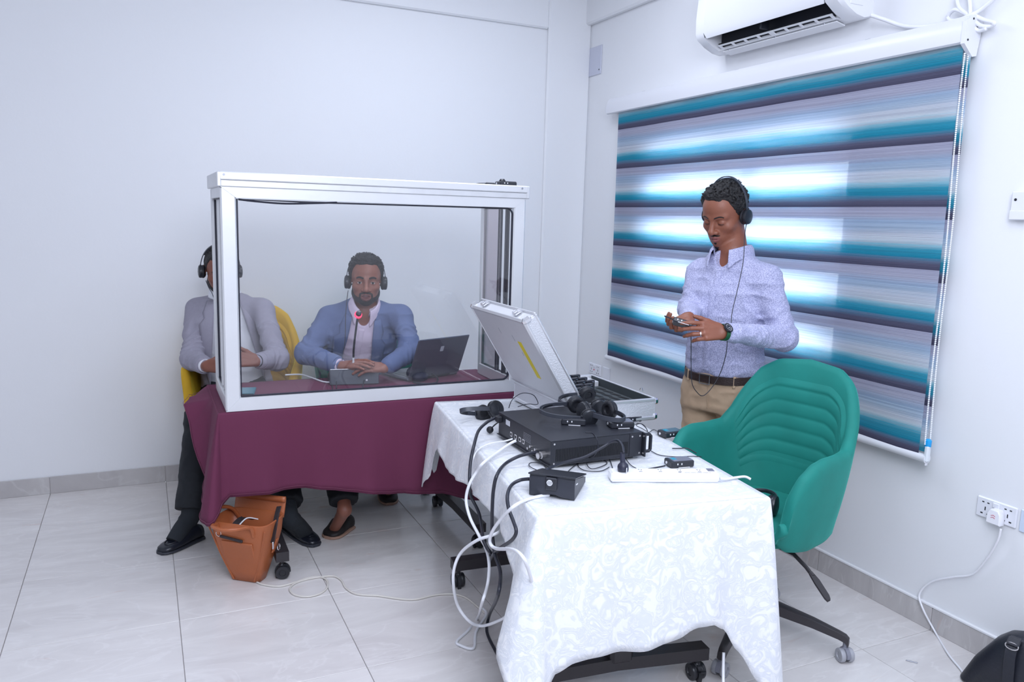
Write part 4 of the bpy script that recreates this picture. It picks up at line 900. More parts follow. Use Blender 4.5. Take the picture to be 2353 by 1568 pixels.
# ------------------------------------------------------------------ cables
m_bc = mat('black_cable', (.020, .022, .034), .4)
def side(px, py, off=.05):      # vertical plane just left of the cloth's long side
    p0 = FL-Wv*off; d = ray(px, py); return CAM+d*(((p0-CAM)@Wv)/(d@Wv))
def Q(*pts):
    o = []
    for p in pts:
        px, py, k = p[:3]; v = p[3] if len(p) > 3 else 0
        o.append(onz(px, py, v) if k == 'z' else side(px, py, v) if k == 's' else at(px, py, v))
    return o
def c6(x, y): return 940+x/3.5625, 880+y/3.5625
cable('power_cable', Q((1149, 955, 'z', .835), (1140, 960, 'z', .835), (1120, 970, 'z', .825), (1100, 990, 'z', .805), (1089, 1025, 's', .035), (1081, 1065, 's', .06), (1079, 1110, 's', .07), (1082, 1140, 's', .05), (1100, 1178, 's', .03), (1107, 1215, 's', .04), (1112, 1245, 's', .06), (1130, 1272, 's', .04), (1150, 1262, 's', -.05), (1185, 1235, 's', -.10)), .0062, m_bc, 'thick black power cable from the back of the rack unit dropping beside the white cloth')
cable('network_cable', Q((1186, 1013, 'z', .80), (1172, 1020, 'z', .790), (1140, 1042, 'z', .775), (1110, 1065, 'z', .768), (1095, 1085, 's', .055), (1078, 1115, 's', .08), (1071, 1150, 's', .09), (1080, 1190, 's', .085), (1100, 1230, 's', .07), (1117, 1262, 's', .05), (1124, 1300, 's', .05), (1120, 1345, 's', .06), (1108, 1385, 's', .10), (1098, 1420, 'z', .02), (1075, 1450, 'z', .006), (1050, 1474, 'z', .006), (1058, 1484, 'z', .006), (1088, 1490, 'z', .006), (1094, 1452, 'z', .006), (1117, 1413, 'z', .008), (1108, 1398, 'z', .008)), .0055, m_wc, 'white network cable from the rack unit ports down to the floor')
cable('network_cable', Q((1178, 1009, 'z', .80), (1160, 1014, 'z', .79), (1125, 1020, 'z', .775), (1100, 1033, 'z', .765), (1088, 1052, 's', .045), (1083, 1085, 's', .04), (1086, 1115, 's', .03)), .003, m_wc, 'thin white cable from the rack ports crossing the cloth edge')
cable('signal_cable', Q((1236, 1039, 'z', .797), (1215, 1043, 'z', .795), (1190, 1050, 'z', .79), (1162, 1066, 'z', .778), (1143, 1090, 's', .05), (1134, 1125, 's', .06), (1131, 1170, 's', .06), (1131, 1225, 's', .05), (1137, 1274, 's', .05), (1150, 1318, 's', .05), (1143, 1372, 's', .08), (1124, 1416, 'z', .05), (1119, 1453, 'z', .008), (1139, 1497, 'z', .007), (1166, 1546, 'z', .007), (1185, 1572, 'z', .007)), .0062, m_bc, 'thick black cable from the round connector running down and across the floor')
cable('signal_cable', Q((1216, 1101, 'z', .79), (1195, 1104, 'z', .782), (1175, 1116, 'z', .772), (1166, 1140, 's', .05), (1169, 1170, 's', .06), (1180, 1200, 's', .06), (1186, 1222, 's', .06), (1178, 1240, 's', .06), (1155, 1256, 's', .055), (1138, 1268, 's', .05), (1124, 1290, 's', .02)), .0058, m_bc, 'black cable from the wedge unit curling back under the white table')
cable('network_cable', Q((1262, 1138, 'z', .762), (1240, 1141, 'z', .762), (1210, 1149, 'z', .764), (1180, 1165, 's', .06), (1150, 1195, 's', .08), (1130, 1225, 's', .09), (1126, 1248, 's', .09), (1140, 1261, 's', .08), (1175, 1263, 's', .09), (1198, 1277, 's', .09), (1212, 1302, 's', .07), (1224, 1345, 's', .02)), .0055, m_wc, 'white network cable from under the wedge unit hanging beside the cloth')
cable('network_cable', Q((1154, 1212, 's', .0), (1148, 1222, 's', .03), (1130, 1231, 's', .06), (1095, 1243, 's', .10), (1060, 1270, 's', .13), (1044, 1305, 's', .15), (1042, 1345, 's', .15), (1052, 1392, 's', .12), (1078, 1428, 's', .08), (1108, 1439, 's', .03), (1150, 1425, 's', -.0), (1185, 1402, 's', -.04), (1195, 1390, 's', -.06)), .0055, m_wc, 'white network cable forming a wide loop low beside the white cloth')
cable('floor_cable', [onz(x, y, .0045) for x, y in ((590, 1338), (605, 1344), (640, 1348), (672, 1341), (700, 1331), (730, 1326), (750, 1333), (752, 1350), (735, 1365), (705, 1372), (676, 1367), (666, 1354), (678, 1341), (705, 1332), (740, 1326), (768, 1325), (785, 1335), (795, 1352), (820, 1366), (870, 1370), (920, 1377), (955, 1378), (1000, 1368), (1040, 1366), (1070, 1374), (1095, 1393), (1116, 1411))], .0042, mat('ivory_cable', (.66, .63, .58), .45), 'thin ivory cable with a loop lying on the floor tiles from the tan bag', n=6)
cable('power_cable', Q((1246, 1088, 'z', .80), (1262, 1077, 'z', .80), (1300, 1062, 'z', .80), (1345, 1050, 'z', .81), (1385, 1028, 'z', .835), (1405, 1015, 'z', .855), (1421, 1013, 'z', .865), (1430, 1025, 'z', .865), (1433, 1040, 'z', .86)), .0048, m_bc, 'black twin flex arching from the wedge unit to the mains plug')
cable('power_cable', Q((1655, 1100, 'z', .772), (1668, 1101, 'z', .768), (1690, 1098, 'z', .764), (1712, 1096, 'z', .762), (1725, 1102, 'z', .755)), .0045, m_wc, 'white lead leaving the right end of the power strip')
def thin(name, pts, label, r=.0016): return cable(name, pts, r, m_bc, label)
thin('cord', Q((1345, 994, 'z', .861), (1362, 996, 'z', .861), (1372, 1010, 'z', .862), (1374, 1030, 'z', .82), (1365, 1048, 'z', .80), (1340, 1058, 'z', .765), (1315, 1075, 'z', .762), (1298, 1092, 'z', .762)), 'thin black cord with a jack hanging over the vented side of the rack unit')
thin('cord', Q((1265, 1085, 'z', .762), (1240, 1083, 'z', .762), (1217, 1072, 'z', .762), (1220, 1064, 'z', .762), (1245, 1066, 'z', .762), (1258, 1080, 'z', .762)), 'thin black cord making a small ring behind the wedge unit')
thin('cord', Q((1400, 1074, 'z', .762), (1380, 1083, 'z', .762), (1345, 1082, 'z', .762), (1328, 1070, 'z', .762), (1340, 1055, 'z', .764), (1370, 1052, 'z', .764), (1395, 1065, 'z', .762), (1360, 1078, 'z', .764), (1350, 1060, 'z', .766), (1390, 1045, 'z', .764), (1402, 1060, 'z', .762), (1408, 1078, 'z', .762)), 'tangle of thin black cord in front of the rack unit')
thin('cord', Q((1436, 1052, 'z', .764), (1448, 1068, 'z', .764), (1462, 1077, 'z', .762)), 'short thin black cord right of the mains plug')
thin('cord', Q((1490, 1078, 'z', .762), (1508, 1075, 'z', .764), (1528, 1071, 'z', .766)), 'thin black lead plugged into the receiver with the blue screen', .0028)
thin('cord', Q((1545, 1031, 'z', .765), (1560, 1031, 'z', .763), (1580, 1031, 'z', .763), (1600, 1042, 'z', .755)), 'thin black cord with a bare jack lying at the table edge by the chair', .0022)
thin('cord', Q((1495, 1036, 'z', .762), (1515, 1046, 'z', .762), (1550, 1050, 'z', .762), (1590, 1049, 'z', .762), (1612, 1050, 'z', .757)), 'thin black cord curving across the white cloth from the rack handle')
thin('cord', Q((1430, 950, 'z', .86), (1442, 965, 'z', .83), (1452, 980, 'z', .80), (1458, 977, 'z', .785), (1468, 973, 'z', .79), (1480, 978, 'z', .785), (1488, 992, 'z', .77), (1475, 985, 'z', .765), (1462, 978, 'z', .772), (1472, 974, 'z', .78), (1484, 984, 'z', .77), (1490, 994, 'z', .764), (1502, 988, 'z', .765), (1512, 993, 'z', .78)), 'coil of thin black cord between the rack handle and the receiver by the chair')
thin('cord', Q((1169, 938, 'z', .862), (1178, 918, 'z', .90), (1200, 904, 'z', .92), (1225, 908, 'z', .91), (1236, 925, 'z', .875), (1232, 930, 'z', .862), (1212, 929, 'z', .862), (1190, 935, 'z', .862)), 'thin black cord arching above the back of the rack unit')
thin('cord', Q((1605, 962, 'z', .70), (1612, 975, 'z', .69), (1625, 1005, 'z', .66), (1632, 1035, 'z', .64), (1655, 1065, 'z', .60)), 'thin black cord hanging over the left arm of the empty teal chair')
# mains lead beyond the table, seen under the cloth
cable('power_cable', [at(1663, 1500, 2.62), at(1662, 1540, 2.6), at(1662, 1580, 2.58)], .005, m_wc, 'white lead hanging behind the front corner of the white cloth')

# ------------------------------------------------------------------ tan bag
def sbag():
    t = thing('leather_bag', 'tan leather briefcase bag standing open on the floor below the burgundy cloth', 'bag', (-2.495, -1.505, 0), math.radians(-38))
    m = mat('tan_leather', (.40, .115, .040), .42, bump=(130, .10), var=(8, .12)); md = mat('dark_zip', (.025, .018, .02), .5); lin = mat('bag_lining', (.20, .06, .028), .7)
    W2, D2, H = .138, .096, .285
    # outer shell walls with thickness, open at the top; x long side, y depth
    def lp(s, z, ins, sx_=1.0): return [(sx_*(W2-ins)*np.sign(math.cos(a))*abs(math.cos(a))**.35, s*(D2-ins)*np.sign(math.sin(a))*abs(math.sin(a))**.45, z) for a in np.linspace(0, 2*math.pi, 41)[:-1]]
    L = [lp(.32, .0, .012, .46), lp(.40, .004, .0, .52), lp(.54, .05, 0, .62), lp(.82, .15, 0, .84), lp(.96, .22, .0, .96), lp(1.05, H, .004, 1.04), lp(1.05, H+.003, .008, 1.04), lp(1.03, H, .012, 1.03), lp(.76, .15, .008, .82), lp(.55, .06, .01, .62)]
    obj('body', MB().ring(L), m, t, smooth=60)
    obj('lining', MB().ring([lp(.86, .2, .01, .88), lp(.56, .07, .012, .62)], caps=True), lin, t)
    # back flap folded up and over behind
    G = [[(x, D2*.9+.02*v+.01*math.sin(v*3), H-.02+.085*math.sin(v*1.7)) for v in np.linspace(0, 1.35, 9)] for x in np.linspace(-W2*.9, W2*.9, 15)]
    f = obj('flap', MB().grid(np.array(G)), m, t, smooth=180); f.modifiers.new('thick', 'SOLIDIFY').thickness = .006
    obj('front_pocket', MB().box((.0, -.080, .165), (.150, .010, .085), .004, rotm(.30, 0, 0)), m, t)
    obj('pocket_zip', MB().box((-.02, -.100, .222), (.11, .010, .012), .003, rotm(0, .12, 0)), md, t)
    for s in (-1, 1): obj('gusset_seam', MB().tube(spline([(s*W2*.36, -D2*.42, .008), (s*W2*.66, -D2*.66, .12), (s*W2*.97, -D2*.94, .265)], 6), .0035, 6), m, t)
    obj('side_tab', MB().box((W2*.92+.003, 0, .17), (.008, .022, .07), .003, rotm(0, .33, 0)), m, t)
    obj('zip_edge', MB().rtube(spline([(W2*.96, -.03, H-.09), (W2*1.0, -.012, H-.02), (W2*.93, .02, H+.01), (W2*.86, .06, H+.04)], 8), .022, .006, (1, 0, .2)), md, t)
    obj('zip_pull', MB().box((W2*1.02, -.035, H-.10), (.005, .010, .034), .002), m_chrome, t)
    obj('strap_ring', MB().tube([(W2+.010, .010*math.cos(a), .165+.014*math.sin(a)) for a in np.linspace(0, 2*math.pi, 17)[:-1]], .0022, 6, True), m_chrome, t)
    for sy_, lift in ((-1, .0), (1, .05)):
        if sy_ < 0: P = spline([(-.085, -D2*.95, .235), (-.082, -D2*1.15, .285), (-.06, -D2-.075, .300), (.0, -D2-.10, .302), (.05, -D2-.078, .30), (.078, -D2*1.15, .287), (.082, -D2*.95, .24)], 8)
        else: P = spline([(-.085, D2*.8, .24), (-.10, D2*.4, .30), (-.13, -.02, .325), (-.165, -.07, .32), (-.14, -.10, .315)], 8)
        hnd = obj('handle', MB().tube(P, .0085, 8), m, t)
        obj('handle_ring', MB().tube([P[0]+np.array([.012*math.cos(a), 0, .012*math.sin(a)]) for a in np.linspace(0, 2*math.pi, 13)[:-1]], .002, 6, True), m_chrome, hnd)
    obj('label_strip', MB().rtube(spline([(-.03, -D2*.6, .26), (-.01, -D2*.2, .285), (.02, .02, .27)], 6), .035, .003, (1, .2, 0)), md, t)
    obj('label_edge', MB().tube(spline([(-.012, -D2*.6, .262), (.008, -D2*.2, .288), (.038, .02, .272)], 6), .003, 5), m_btn, t)
    return t
sbag()
# black bag at the lower right corner
m_bb = mat('black_leather', (.010, .012, .020), .42, bump=(120, .12))
bag = thing('black_bag', 'black leather bag cut off by the lower right corner, against the skirting', 'bag', (-.115, -3.52, 0), math.radians(-76))
L = []
for z, f, g in ((0, .9, .85), (.01, 1, 1), (.10, 1.02, 1.0), (.19, .97, .85), (.225, .90, .62), (.24, .80, .40)):
    L.append([(.27*f*np.sign(math.cos(a))*abs(math.cos(a))**.4+(.48*z if math.cos(a) < 0 else 0), .085*g*np.sign(math.sin(a))*abs(math.sin(a))**.55, z) for a in np.linspace(0, 2*math.pi, 41)[:-1]])
obj('body', MB().ring(L), m_bb, bag, smooth=60)
obj('strap', MB().rtube(spline([(-.10, -.05, .238), (-.10, -.088, .19), (-.095, -.095, .10), (-.09, -.092, .02)], 8), .035, .004, (1, 0, 0)), m_bb, bag)
bk = obj('buckle', MB().box((-.10, -.070, .226), (.040, .030, .010), .003, rotm(.7, 0, 0)), m_blk2, bag); obj('buckle_ring', MB().tube([(-.10+.020*math.cos(a), -.083+.006*math.sin(a), .215+.010*math.sin(a)) for a in np.linspace(0, 6.283, 15)[:-1]], .0022, 6, True), m_nick, bag)
# ================================================================== people: implicit surfaces meshed with surface nets
F32 = np.float32
def smin(a, b, k):
    if k <= 0: return np.minimum(a, b)
    h = np.maximum(k-np.abs(a-b), 0)/k; return np.minimum(a, b)-h*h*k*.25
def smax(a, b, k): return -smin(-a, -b, k)
def vnoise(x, y, z):
    xi, yi, zi = np.floor(x), np.floor(y), np.floor(z); fx, fy, fz = x-xi, y-yi, z-zi
    fx, fy, fz = [f*f*(3-2*f) for f in (fx, fy, fz)]; xi, yi, zi = [a.astype(np.int64) for a in (xi, yi, zi)]
    def h(a, b, c):
        n = (a*374761393+b*668265263+c*2147483647) & 0x7fffffff; n = ((n ^ (n >> 13))*1274126177) & 0x7fffffff; return ((n ^ (n >> 16)) & 0xffff)/65535.0
    r = 0
    for dx in (0, 1):
        for dy in (0, 1):
            for dz in (0, 1): r = r+h(xi+dx, yi+dy, zi+dz)*(fx if dx else 1-fx)*(fy if dy else 1-fy)*(fz if dz else 1-fz)
    return r
def ell(x, y, z, c, r):
    a, b, d = (x-c[0])/r[0], (y-c[1])/r[1], (z-c[2])/r[2]
    k0 = np.sqrt(a*a+b*b+d*d)+1e-9; k1 = np.sqrt((a/r[0])**2+(b/r[1])**2+(d/r[2])**2)+1e-9
    return k0*(k0-1)/k1
def cap(x, y, z, a, b, ra, rb):
    a = np.asarray(a, float); d = np.asarray(b, float)-a; L2 = float(d@d)+1e-12
    px, py, pz = x-F32(a[0]), y-F32(a[1]), z-F32(a[2]); t = np.clip((px*F32(d[0])+py*F32(d[1])+pz*F32(d[2]))/F32(L2), 0, 1)
    return np.sqrt((px-t*F32(d[0]))**2+(py-t*F32(d[1]))**2+(pz-t*F32(d[2]))**2)-(F32(ra)+t*F32(rb-ra))
def axis(lo, hi, coarse, fines):
    out = [lo]
    while out[-1] < hi:
        p = out[-1]; st = coarse
        for (a, b, f) in fines:
            if a-.004 <= p <= b: st = min(st, f)
            elif p < a: st = min(st, max(f, (a-p)))
        out.append(p+st)
    return np.array(out, F32)
class Vox:
    def __init__(s, lo, hi, coarse, fine=()):
        """fine: list of (lo3, hi3, step)"""
        s.ax = [axis(lo[i], hi[i], coarse, [(f[0][i], f[1][i], f[2]) for f in fine]) for i in range(3)]
        s.F = np.full([len(a) for a in s.ax], .5, F32)
    def reg(s, lo, hi):
        sl = []
        for i in range(3): a = s.ax[i]; i0 = max(0, np.searchsorted(a, lo[i])-1); i1 = min(len(a), np.searchsorted(a, hi[i])+2); sl.append(slice(i0, max(i1, i0+1)))
        sl = tuple(sl); return sl, s.ax[0][sl[0]][:, None, None], s.ax[1][sl[1]][None, :, None], s.ax[2][sl[2]][None, None, :]
    def put(s, fn, lo, hi, k=.0, m=.03, mode='u'):
        lo = np.asarray(lo)-m-k; hi = np.asarray(hi)+m+k; sl, X, Y, Z = s.reg(lo, hi); D = np.asarray(fn(X, Y, Z), F32)
        s.F[sl] = smin(s.F[sl], D, k) if mode == 'u' else smax(s.F[sl], -D, k) if mode == 'c' else smax(s.F[sl], D, k)
    def cap(s, a, b, ra, rb=None, k=.02):
        rb = ra if rb is None else rb; a = np.asarray(a, float); b = np.asarray(b, float); R = max(ra, rb)
        s.put(lambda X, Y, Z: cap(X, Y, Z, a, b, ra, rb), np.minimum(a, b)-R, np.maximum(a, b)+R, k)
    def loc(s, O, B, lo, hi):
        """local coordinates (columns of B) over the world box lo..hi"""
        sl, X, Y, Z = s.reg(lo, hi); X, Y, Z = X-F32(O[0]), Y-F32(O[1]), Z-F32(O[2]); B = B.astype(F32)
        return sl, [X*B[0, i]+Y*B[1, i]+Z*B[2, i] for i in range(3)]
    def noise(s, fn, band=.03):
        m = np.abs(s.F) < band; i, j, k = np.nonzero(m)
        s.F[m] += fn(s.ax[0][i].astype(float), s.ax[1][j].astype(float), s.ax[2][k].astype(float)).astype(F32)
    def mesh(s):
        F = s.F; ins = F < 0; nx, ny, nz = F.shape
        cnt = np.zeros((nx-1, ny-1, nz-1), np.int8)
        for a in (0, 1):
            for b in (0, 1):
                for c in (0, 1): cnt += ins[a:nx-1+a, b:ny-1+b, c:nz-1+c]
        act = (cnt > 0) & (cnt < 8); I, J, K = np.nonzero(act); n = len(I); idx = np.full(act.shape, -1, np.int32); idx[I, J, K] = np.arange(n)
        P = np.zeros((n, 3)); N = np.zeros(n); co = {}
        for a in (0, 1):
            for b in (0, 1):
                for c in (0, 1): co[a, b, c] = F[I+a, J+b, K+c].astype(float)
        A = [x.astype(float) for x in s.ax]
        base = [A[0][I], A[1][J], A[2][K]]; dl = [A[0][I+1]-A[0][I], A[1][J+1]-A[1][J], A[2][K+1]-A[2][K]]
        for e in range(3):
            o1, o2 = (e+1) % 3, (e+2) % 3
            for u in (0, 1):
                for w in (0, 1):
                    p = [0, 0, 0]; p[o1] = u; p[o2] = w; q = list(p); q[e] = 1; f0, f1 = co[tuple(p)], co[tuple(q)]
                    m = (f0 < 0) != (f1 < 0); t = np.where(m, f0/np.where(m, f0-f1, 1), 0)
                    fr = [p[0]*np.ones(n), p[1]*np.ones(n), p[2]*np.ones(n)]; fr[e] = t
                    for x in range(3): P[:, x] += np.where(m, base[x]+fr[x]*dl[x], 0)
                    N += m
        P /= N[:, None]
        Q = []
        for e in range(3):
            o1, o2 = (e+1) % 3, (e+2) % 3
            a = [slice(None)]*3; b = [slice(None)]*3; a[e] = slice(0, -1); b[e] = slice(1, None)
            for o in (o1, o2): a[o] = slice(1, -1); b[o] = slice(1, -1)
            s0 = ins[tuple(a)]; s1 = ins[tuple(b)]; c = np.argwhere(s0 != s1)
            if not len(c): continue
            sg = s0[tuple(c.T)]; c[:, o1] += 1; c[:, o2] += 1
            q = []
            for du, dw in ((-1, -1), (0, -1), (0, 0), (-1, 0)):
                d = c.copy(); d[:, o1] += du; d[:, o2] += dw; q.append(idx[tuple(d.T)])
            q = np.stack(q, 1); q[~sg] = q[~sg][:, ::-1]; Q.append(q)
        return P, np.concatenate(Q)
def vobj(name, vx, m, parent=None, org=None, xf=None, midx=None, label=None):
    P, Q = vx.mesh()
    if xf is not None: P = P@xf[1].T+xf[0]
    org = np.asarray(org if org is not None else parent.location); P = P-org
    me = bpy.data.meshes.new(name); me.vertices.add(len(P)); me.vertices.foreach_set('co', P.astype(F32).ravel())
    me.loops.add(len(Q)*4); me.loops.foreach_set('vertex_index', Q.astype(np.int32).ravel()); me.polygons.add(len(Q))
    me.polygons.foreach_set('loop_start', np.arange(len(Q), dtype=np.int32)*4); me.polygons.foreach_set('loop_total', np.full(len(Q), 4, np.int32))
    for mm in (m if isinstance(m, list) else [m]): me.materials.append(mm)
    if midx is not None: me.polygons.foreach_set('material_index', midx(P[Q].mean(1)+org).astype(np.int32))
    me.polygons.foreach_set('use_smooth', np.ones(len(Q), bool)); me.update(calc_edges=True); me.validate()
    o = bpy.data.objects.new(name, me); link(o, parent)
    if parent is None: o.location = org
    if label: o['label'] = label
    return o
# ------------------------------------------------------------------ head (local: x right, y forward, z up, origin midway between the eyes and the nape)
def head_sdf(x, y, z, open_eyes=True, mouth=0.0, full=1.0):
    ax_ = np.abs(x)
    d = ell(x, y, z, (0, -.014, .036), (.0765, .096, .083))
    d = smin(d, ell(x, y, z, (0, .036, .044), (.058, .052, .055)), .03)
    d = smin(d, ell(x, y, z, (0, .026, -.030), (.0605*full, .064, .076)), .025)
    d = smin(d, ell(x, y, z, (0, .022, -.077), (.052*full, .056, .035)), .025)
    d = smin(d, ell(x, y, z, (0, .064, -.098), (.024, .020, .017)), .025)
    d = smin(d, ell(ax_, y, z, (.046*full, .000, -.062), (.017, .022, .024)), .025)
    d = smin(d, cap(ax_, y, z, (.010, .084, .019), (.046, .066, .021), .0095, .0085), .016)
    d = smin(d, ell(ax_, y, z, (.044, .054, -.024), (.022, .022, .017)), .02)
    d = smin(d, ell(x, y, z, (0, .072, -.064), (.030, .021, .026)), .018)
    d = smax(d, -ell(ax_, y, z, (.032, .096, .001), (.0195, .0155, .0115)), .014)
    d = smin(d, cap(ax_, y, z, (0, .086, .010), (0, .107, -.030), .0075, .0115), .012)
    d = smin(d, ell(x, y, z, (0, .1085, -.034), (.0125, .012, .011)), .008)
    d = smin(d, ell(ax_, y, z, (.0150, .0955, -.0375), (.0092, .0115, .0085)), .007)
    d = smax(d, -ell(ax_, y, z, (.0075, .1035, -.0455), (.0042, .0065, .004)), .003)
    mo = mouth
    d = smin(d, cap(ax_, y, z, (.0215, .0835, -.0645), (.002, .0955, -.0600+mo*.3), .0042, .0062), .006)
    d = smin(d, cap(ax_, y, z, (.0195, .0835, -.0675-mo*.6), (0, .0935, -.0735-mo), .0045, .0070), .006)
    d = smax(d, -ell(x, y, z, (0, .102, -.0665-mo*.35), (.0235, .022, .0011+mo*.72)), .002)
    lid = ell(ax_, y, z, (.0320, .0720, -.001), (.0165, .0150, .0135))
    d = smin(d, lid, .004)
    if open_eyes: d = smax(d, -ell(ax_, y, z, (.0320, .0885, -.0010), (.0128, .012, .0046)), .0015)
    e = ell(ax_, y+.12*z, z, (.0795, -.014, -.006), (.0095, .021, .032)); e = smax(e, -ell(ax_, y, z, (.090, -.010, -.004), (.008, .012, .020)), .006)
    d = smin(d, e, .008)
    return d
def hface(x, z, **k):
    """front surface y of the head at local x,z"""
    y = np.linspace(.15, .0, 301); v = head_sdf(np.full_like(y, x), y, np.full_like(y, z), **k); i = np.argmax(v < 0); return y[i]
def hside(y, z, s, **k):
    x = np.linspace(.13, .03, 201); v = head_sdf(s*x, np.full_like(x, y), np.full_like(x, z), **k); i = np.argmax(v < 0); return s*x[i]
def hair_vox(thick, curl, zl, freq, seed, res=.0023, fade=None):
    v = Vox((-.12, -.16, -.11), (.12, .14, .165), res); X, Y, Z = [a.astype(F32) for a in np.meshgrid(*v.ax, indexing='ij')]
    d = ell(X, Y, Z, (0, -.014, .036), (.0765, .096, .083)); d = smin(d, ell(X, Y, Z, (0, .036, .044), (.058, .052, .055)), .03)
    up = np.clip((Z-.0)/.11, 0, 1); t = .0035+(thick-.0035)*up**(fade or .8)
    near = np.abs(d) < .035
    n = np.zeros_like(d); xs, ys, zs = X[near]*freq, Y[near]*freq, Z[near]*freq
    n[near] = (vnoise(xs+seed, ys, zs)-.5)*1.0+(vnoise(xs*2.1, ys*2.1+seed, zs*2.1)-.5)*.6
    line = np.interp(Y.ravel(), [p[0] for p in zl], [p[1] for p in zl]).reshape(Y.shape).astype(F32)
    line = line+.013*np.exp(-((np.abs(X)-.050)/.015)**2)*(Y > .02)
    tp = np.clip((Z-line)/.030, .12, 1)
    d = d-.002-(t-.002)*tp-n*curl*(.35+.65*up)*tp
    edge = (line-Z)*.75+n*.010
    v.F = smax(d, edge, .008); return v
def beard_vox(kind, off, kw, res=.0021):
    v = Vox((-.085, -.02, -.135), (.085, .13, .0), res); X, Y, Z = [a.astype(F32) for a in np.meshgrid(*v.ax, indexing='ij')]
    h = head_sdf(X, Y, Z, **kw); n = vnoise(X*260, Y*260, Z*260).astype(F32)-.5; d = h-off-n*.0022
    mo = kw.get('mouth', 0)
    lips = ell(X, Y, Z, (0, .095, -.067-mo*.5), (.026, .03, .0125+mo*.7))
    if kind == 'full':      # jaw line, chin and moustache
        jaw = np.minimum(Z+.078+.42*np.maximum(.05-Y, 0)*-1, 9); line = -.074+np.clip((.075-Y)/.075, 0, 1)**1.5*.060
        r = smax(Z-line, -(Y+.005), .01); mus = ell(X, Y, Z, (0, .09, -.0525), (.029, .03, .0065)); side = ell(np.abs(X), Y, Z, (.0285, .083, -.068), (.006, .03, .017))
        r = np.minimum(np.minimum(r, mus), side)
        r = smax(r, -lips, .003)
    else:
        mus = ell(X, Y, Z, (0, .09, -.0525), (.026, .03, .0042)); ch = ell(X, Y, Z, (0, .07, -.112), (.018, .03, .009)); sp = ell(X, Y, Z, (0, .09, -.0865), (.006, .02, .005)); jl = smax(np.abs(Z+.100-.42*np.maximum(.05-Y, 0))-.012, Y-.07, .005)
        r = np.minimum(np.minimum(mus, ch), np.minimum(sp, jl)); r = smax(r, -lips, .003)
    v.F = np.maximum(d, r); return v
def skin(name, c, lip):
    m = mat(name, c, .46, bump=(260, .10), var=(30, .10)); b = m.node_tree.nodes['Principled BSDF']
    b.inputs['Subsurface Weight'].default_value = .12; b.inputs['Subsurface Radius'].default_value = (.02, .006, .004); b.inputs['Subsurface Scale'].default_value = .3
    return [m, mat(name+'_lips', lip, .38, var=(60, .1))]
m_hair = mat('black_hair', (.008, .007, .008), .55, bump=(500, .4)); m_beard = mat('beard_hair', (.012, .008, .007), .6, bump=(700, .4)); m_white = mat('eye_white', (.62, .56, .54), .15); m_iris = mat('eye_dark', (.012, .006, .004), .1)
m_teeth = mat('teeth', (.75, .72, .70), .25)
def frame_rfu(f, roll=0):
    f = np.asarray(f, float); f = f/np.linalg.norm(f); r = np.cross(f, [0, 0, 1]); r /= np.linalg.norm(r); u = np.cross(r, f)
    c, s = math.cos(roll), math.sin(roll); return np.stack([r*c+u*s, f, u*c-r*s], 1)
def wbox(O, B, lo, hi):
    C8 = np.array([[a, b, c] for a in (lo[0], hi[0]) for b in (lo[1], hi[1]) for c in (lo[2], hi[2])])@B.T+O; return C8.min(0), C8.max(0)
def torso(v, O, B, secs, off=0, n=2.3, k=.02, bot=None, topz=None):
    """lofted trunk: secs rows of z, half width, front depth, back depth"""
    S = np.array(secs); W = S[:, 1].max()+off+.03; lo, hi = wbox(O, B, (-W, -W, S[0, 0]-.06), (W, W, S[-1, 0]+.06))
    sl, (x, y, z) = v.loc(O, B, lo, hi); zz = np.clip(z, S[0, 0], S[-1, 0]); sh = zz.shape
    w, df, db = [np.interp(zz.ravel(), S[:, 0], S[:, i]).reshape(sh).astype(F32)+F32(off) for i in (1, 2, 3)]
    d_ = np.where(y > 0, df, db); q = ((np.abs(x)/w)**n+(np.abs(y)/d_)**n)**(1/n); d = (q-1)*np.minimum(w, d_)*.9
    d = smax(d, np.maximum(z-(S[-1, 0] if topz is None else topz), (S[0, 0] if bot is None else bot)-z), .02)
    v.F[sl] = smin(v.F[sl], d.astype(F32), k)
def front_y(secs, x, z, off, n=2.3):
    S = np.array(secs); w = np.interp(z, S[:, 0], S[:, 1])+off; d = np.interp(z, S[:, 0], S[:, 2])+off
    return d*max(0., 1-(abs(x)/w)**n)**(1/n)
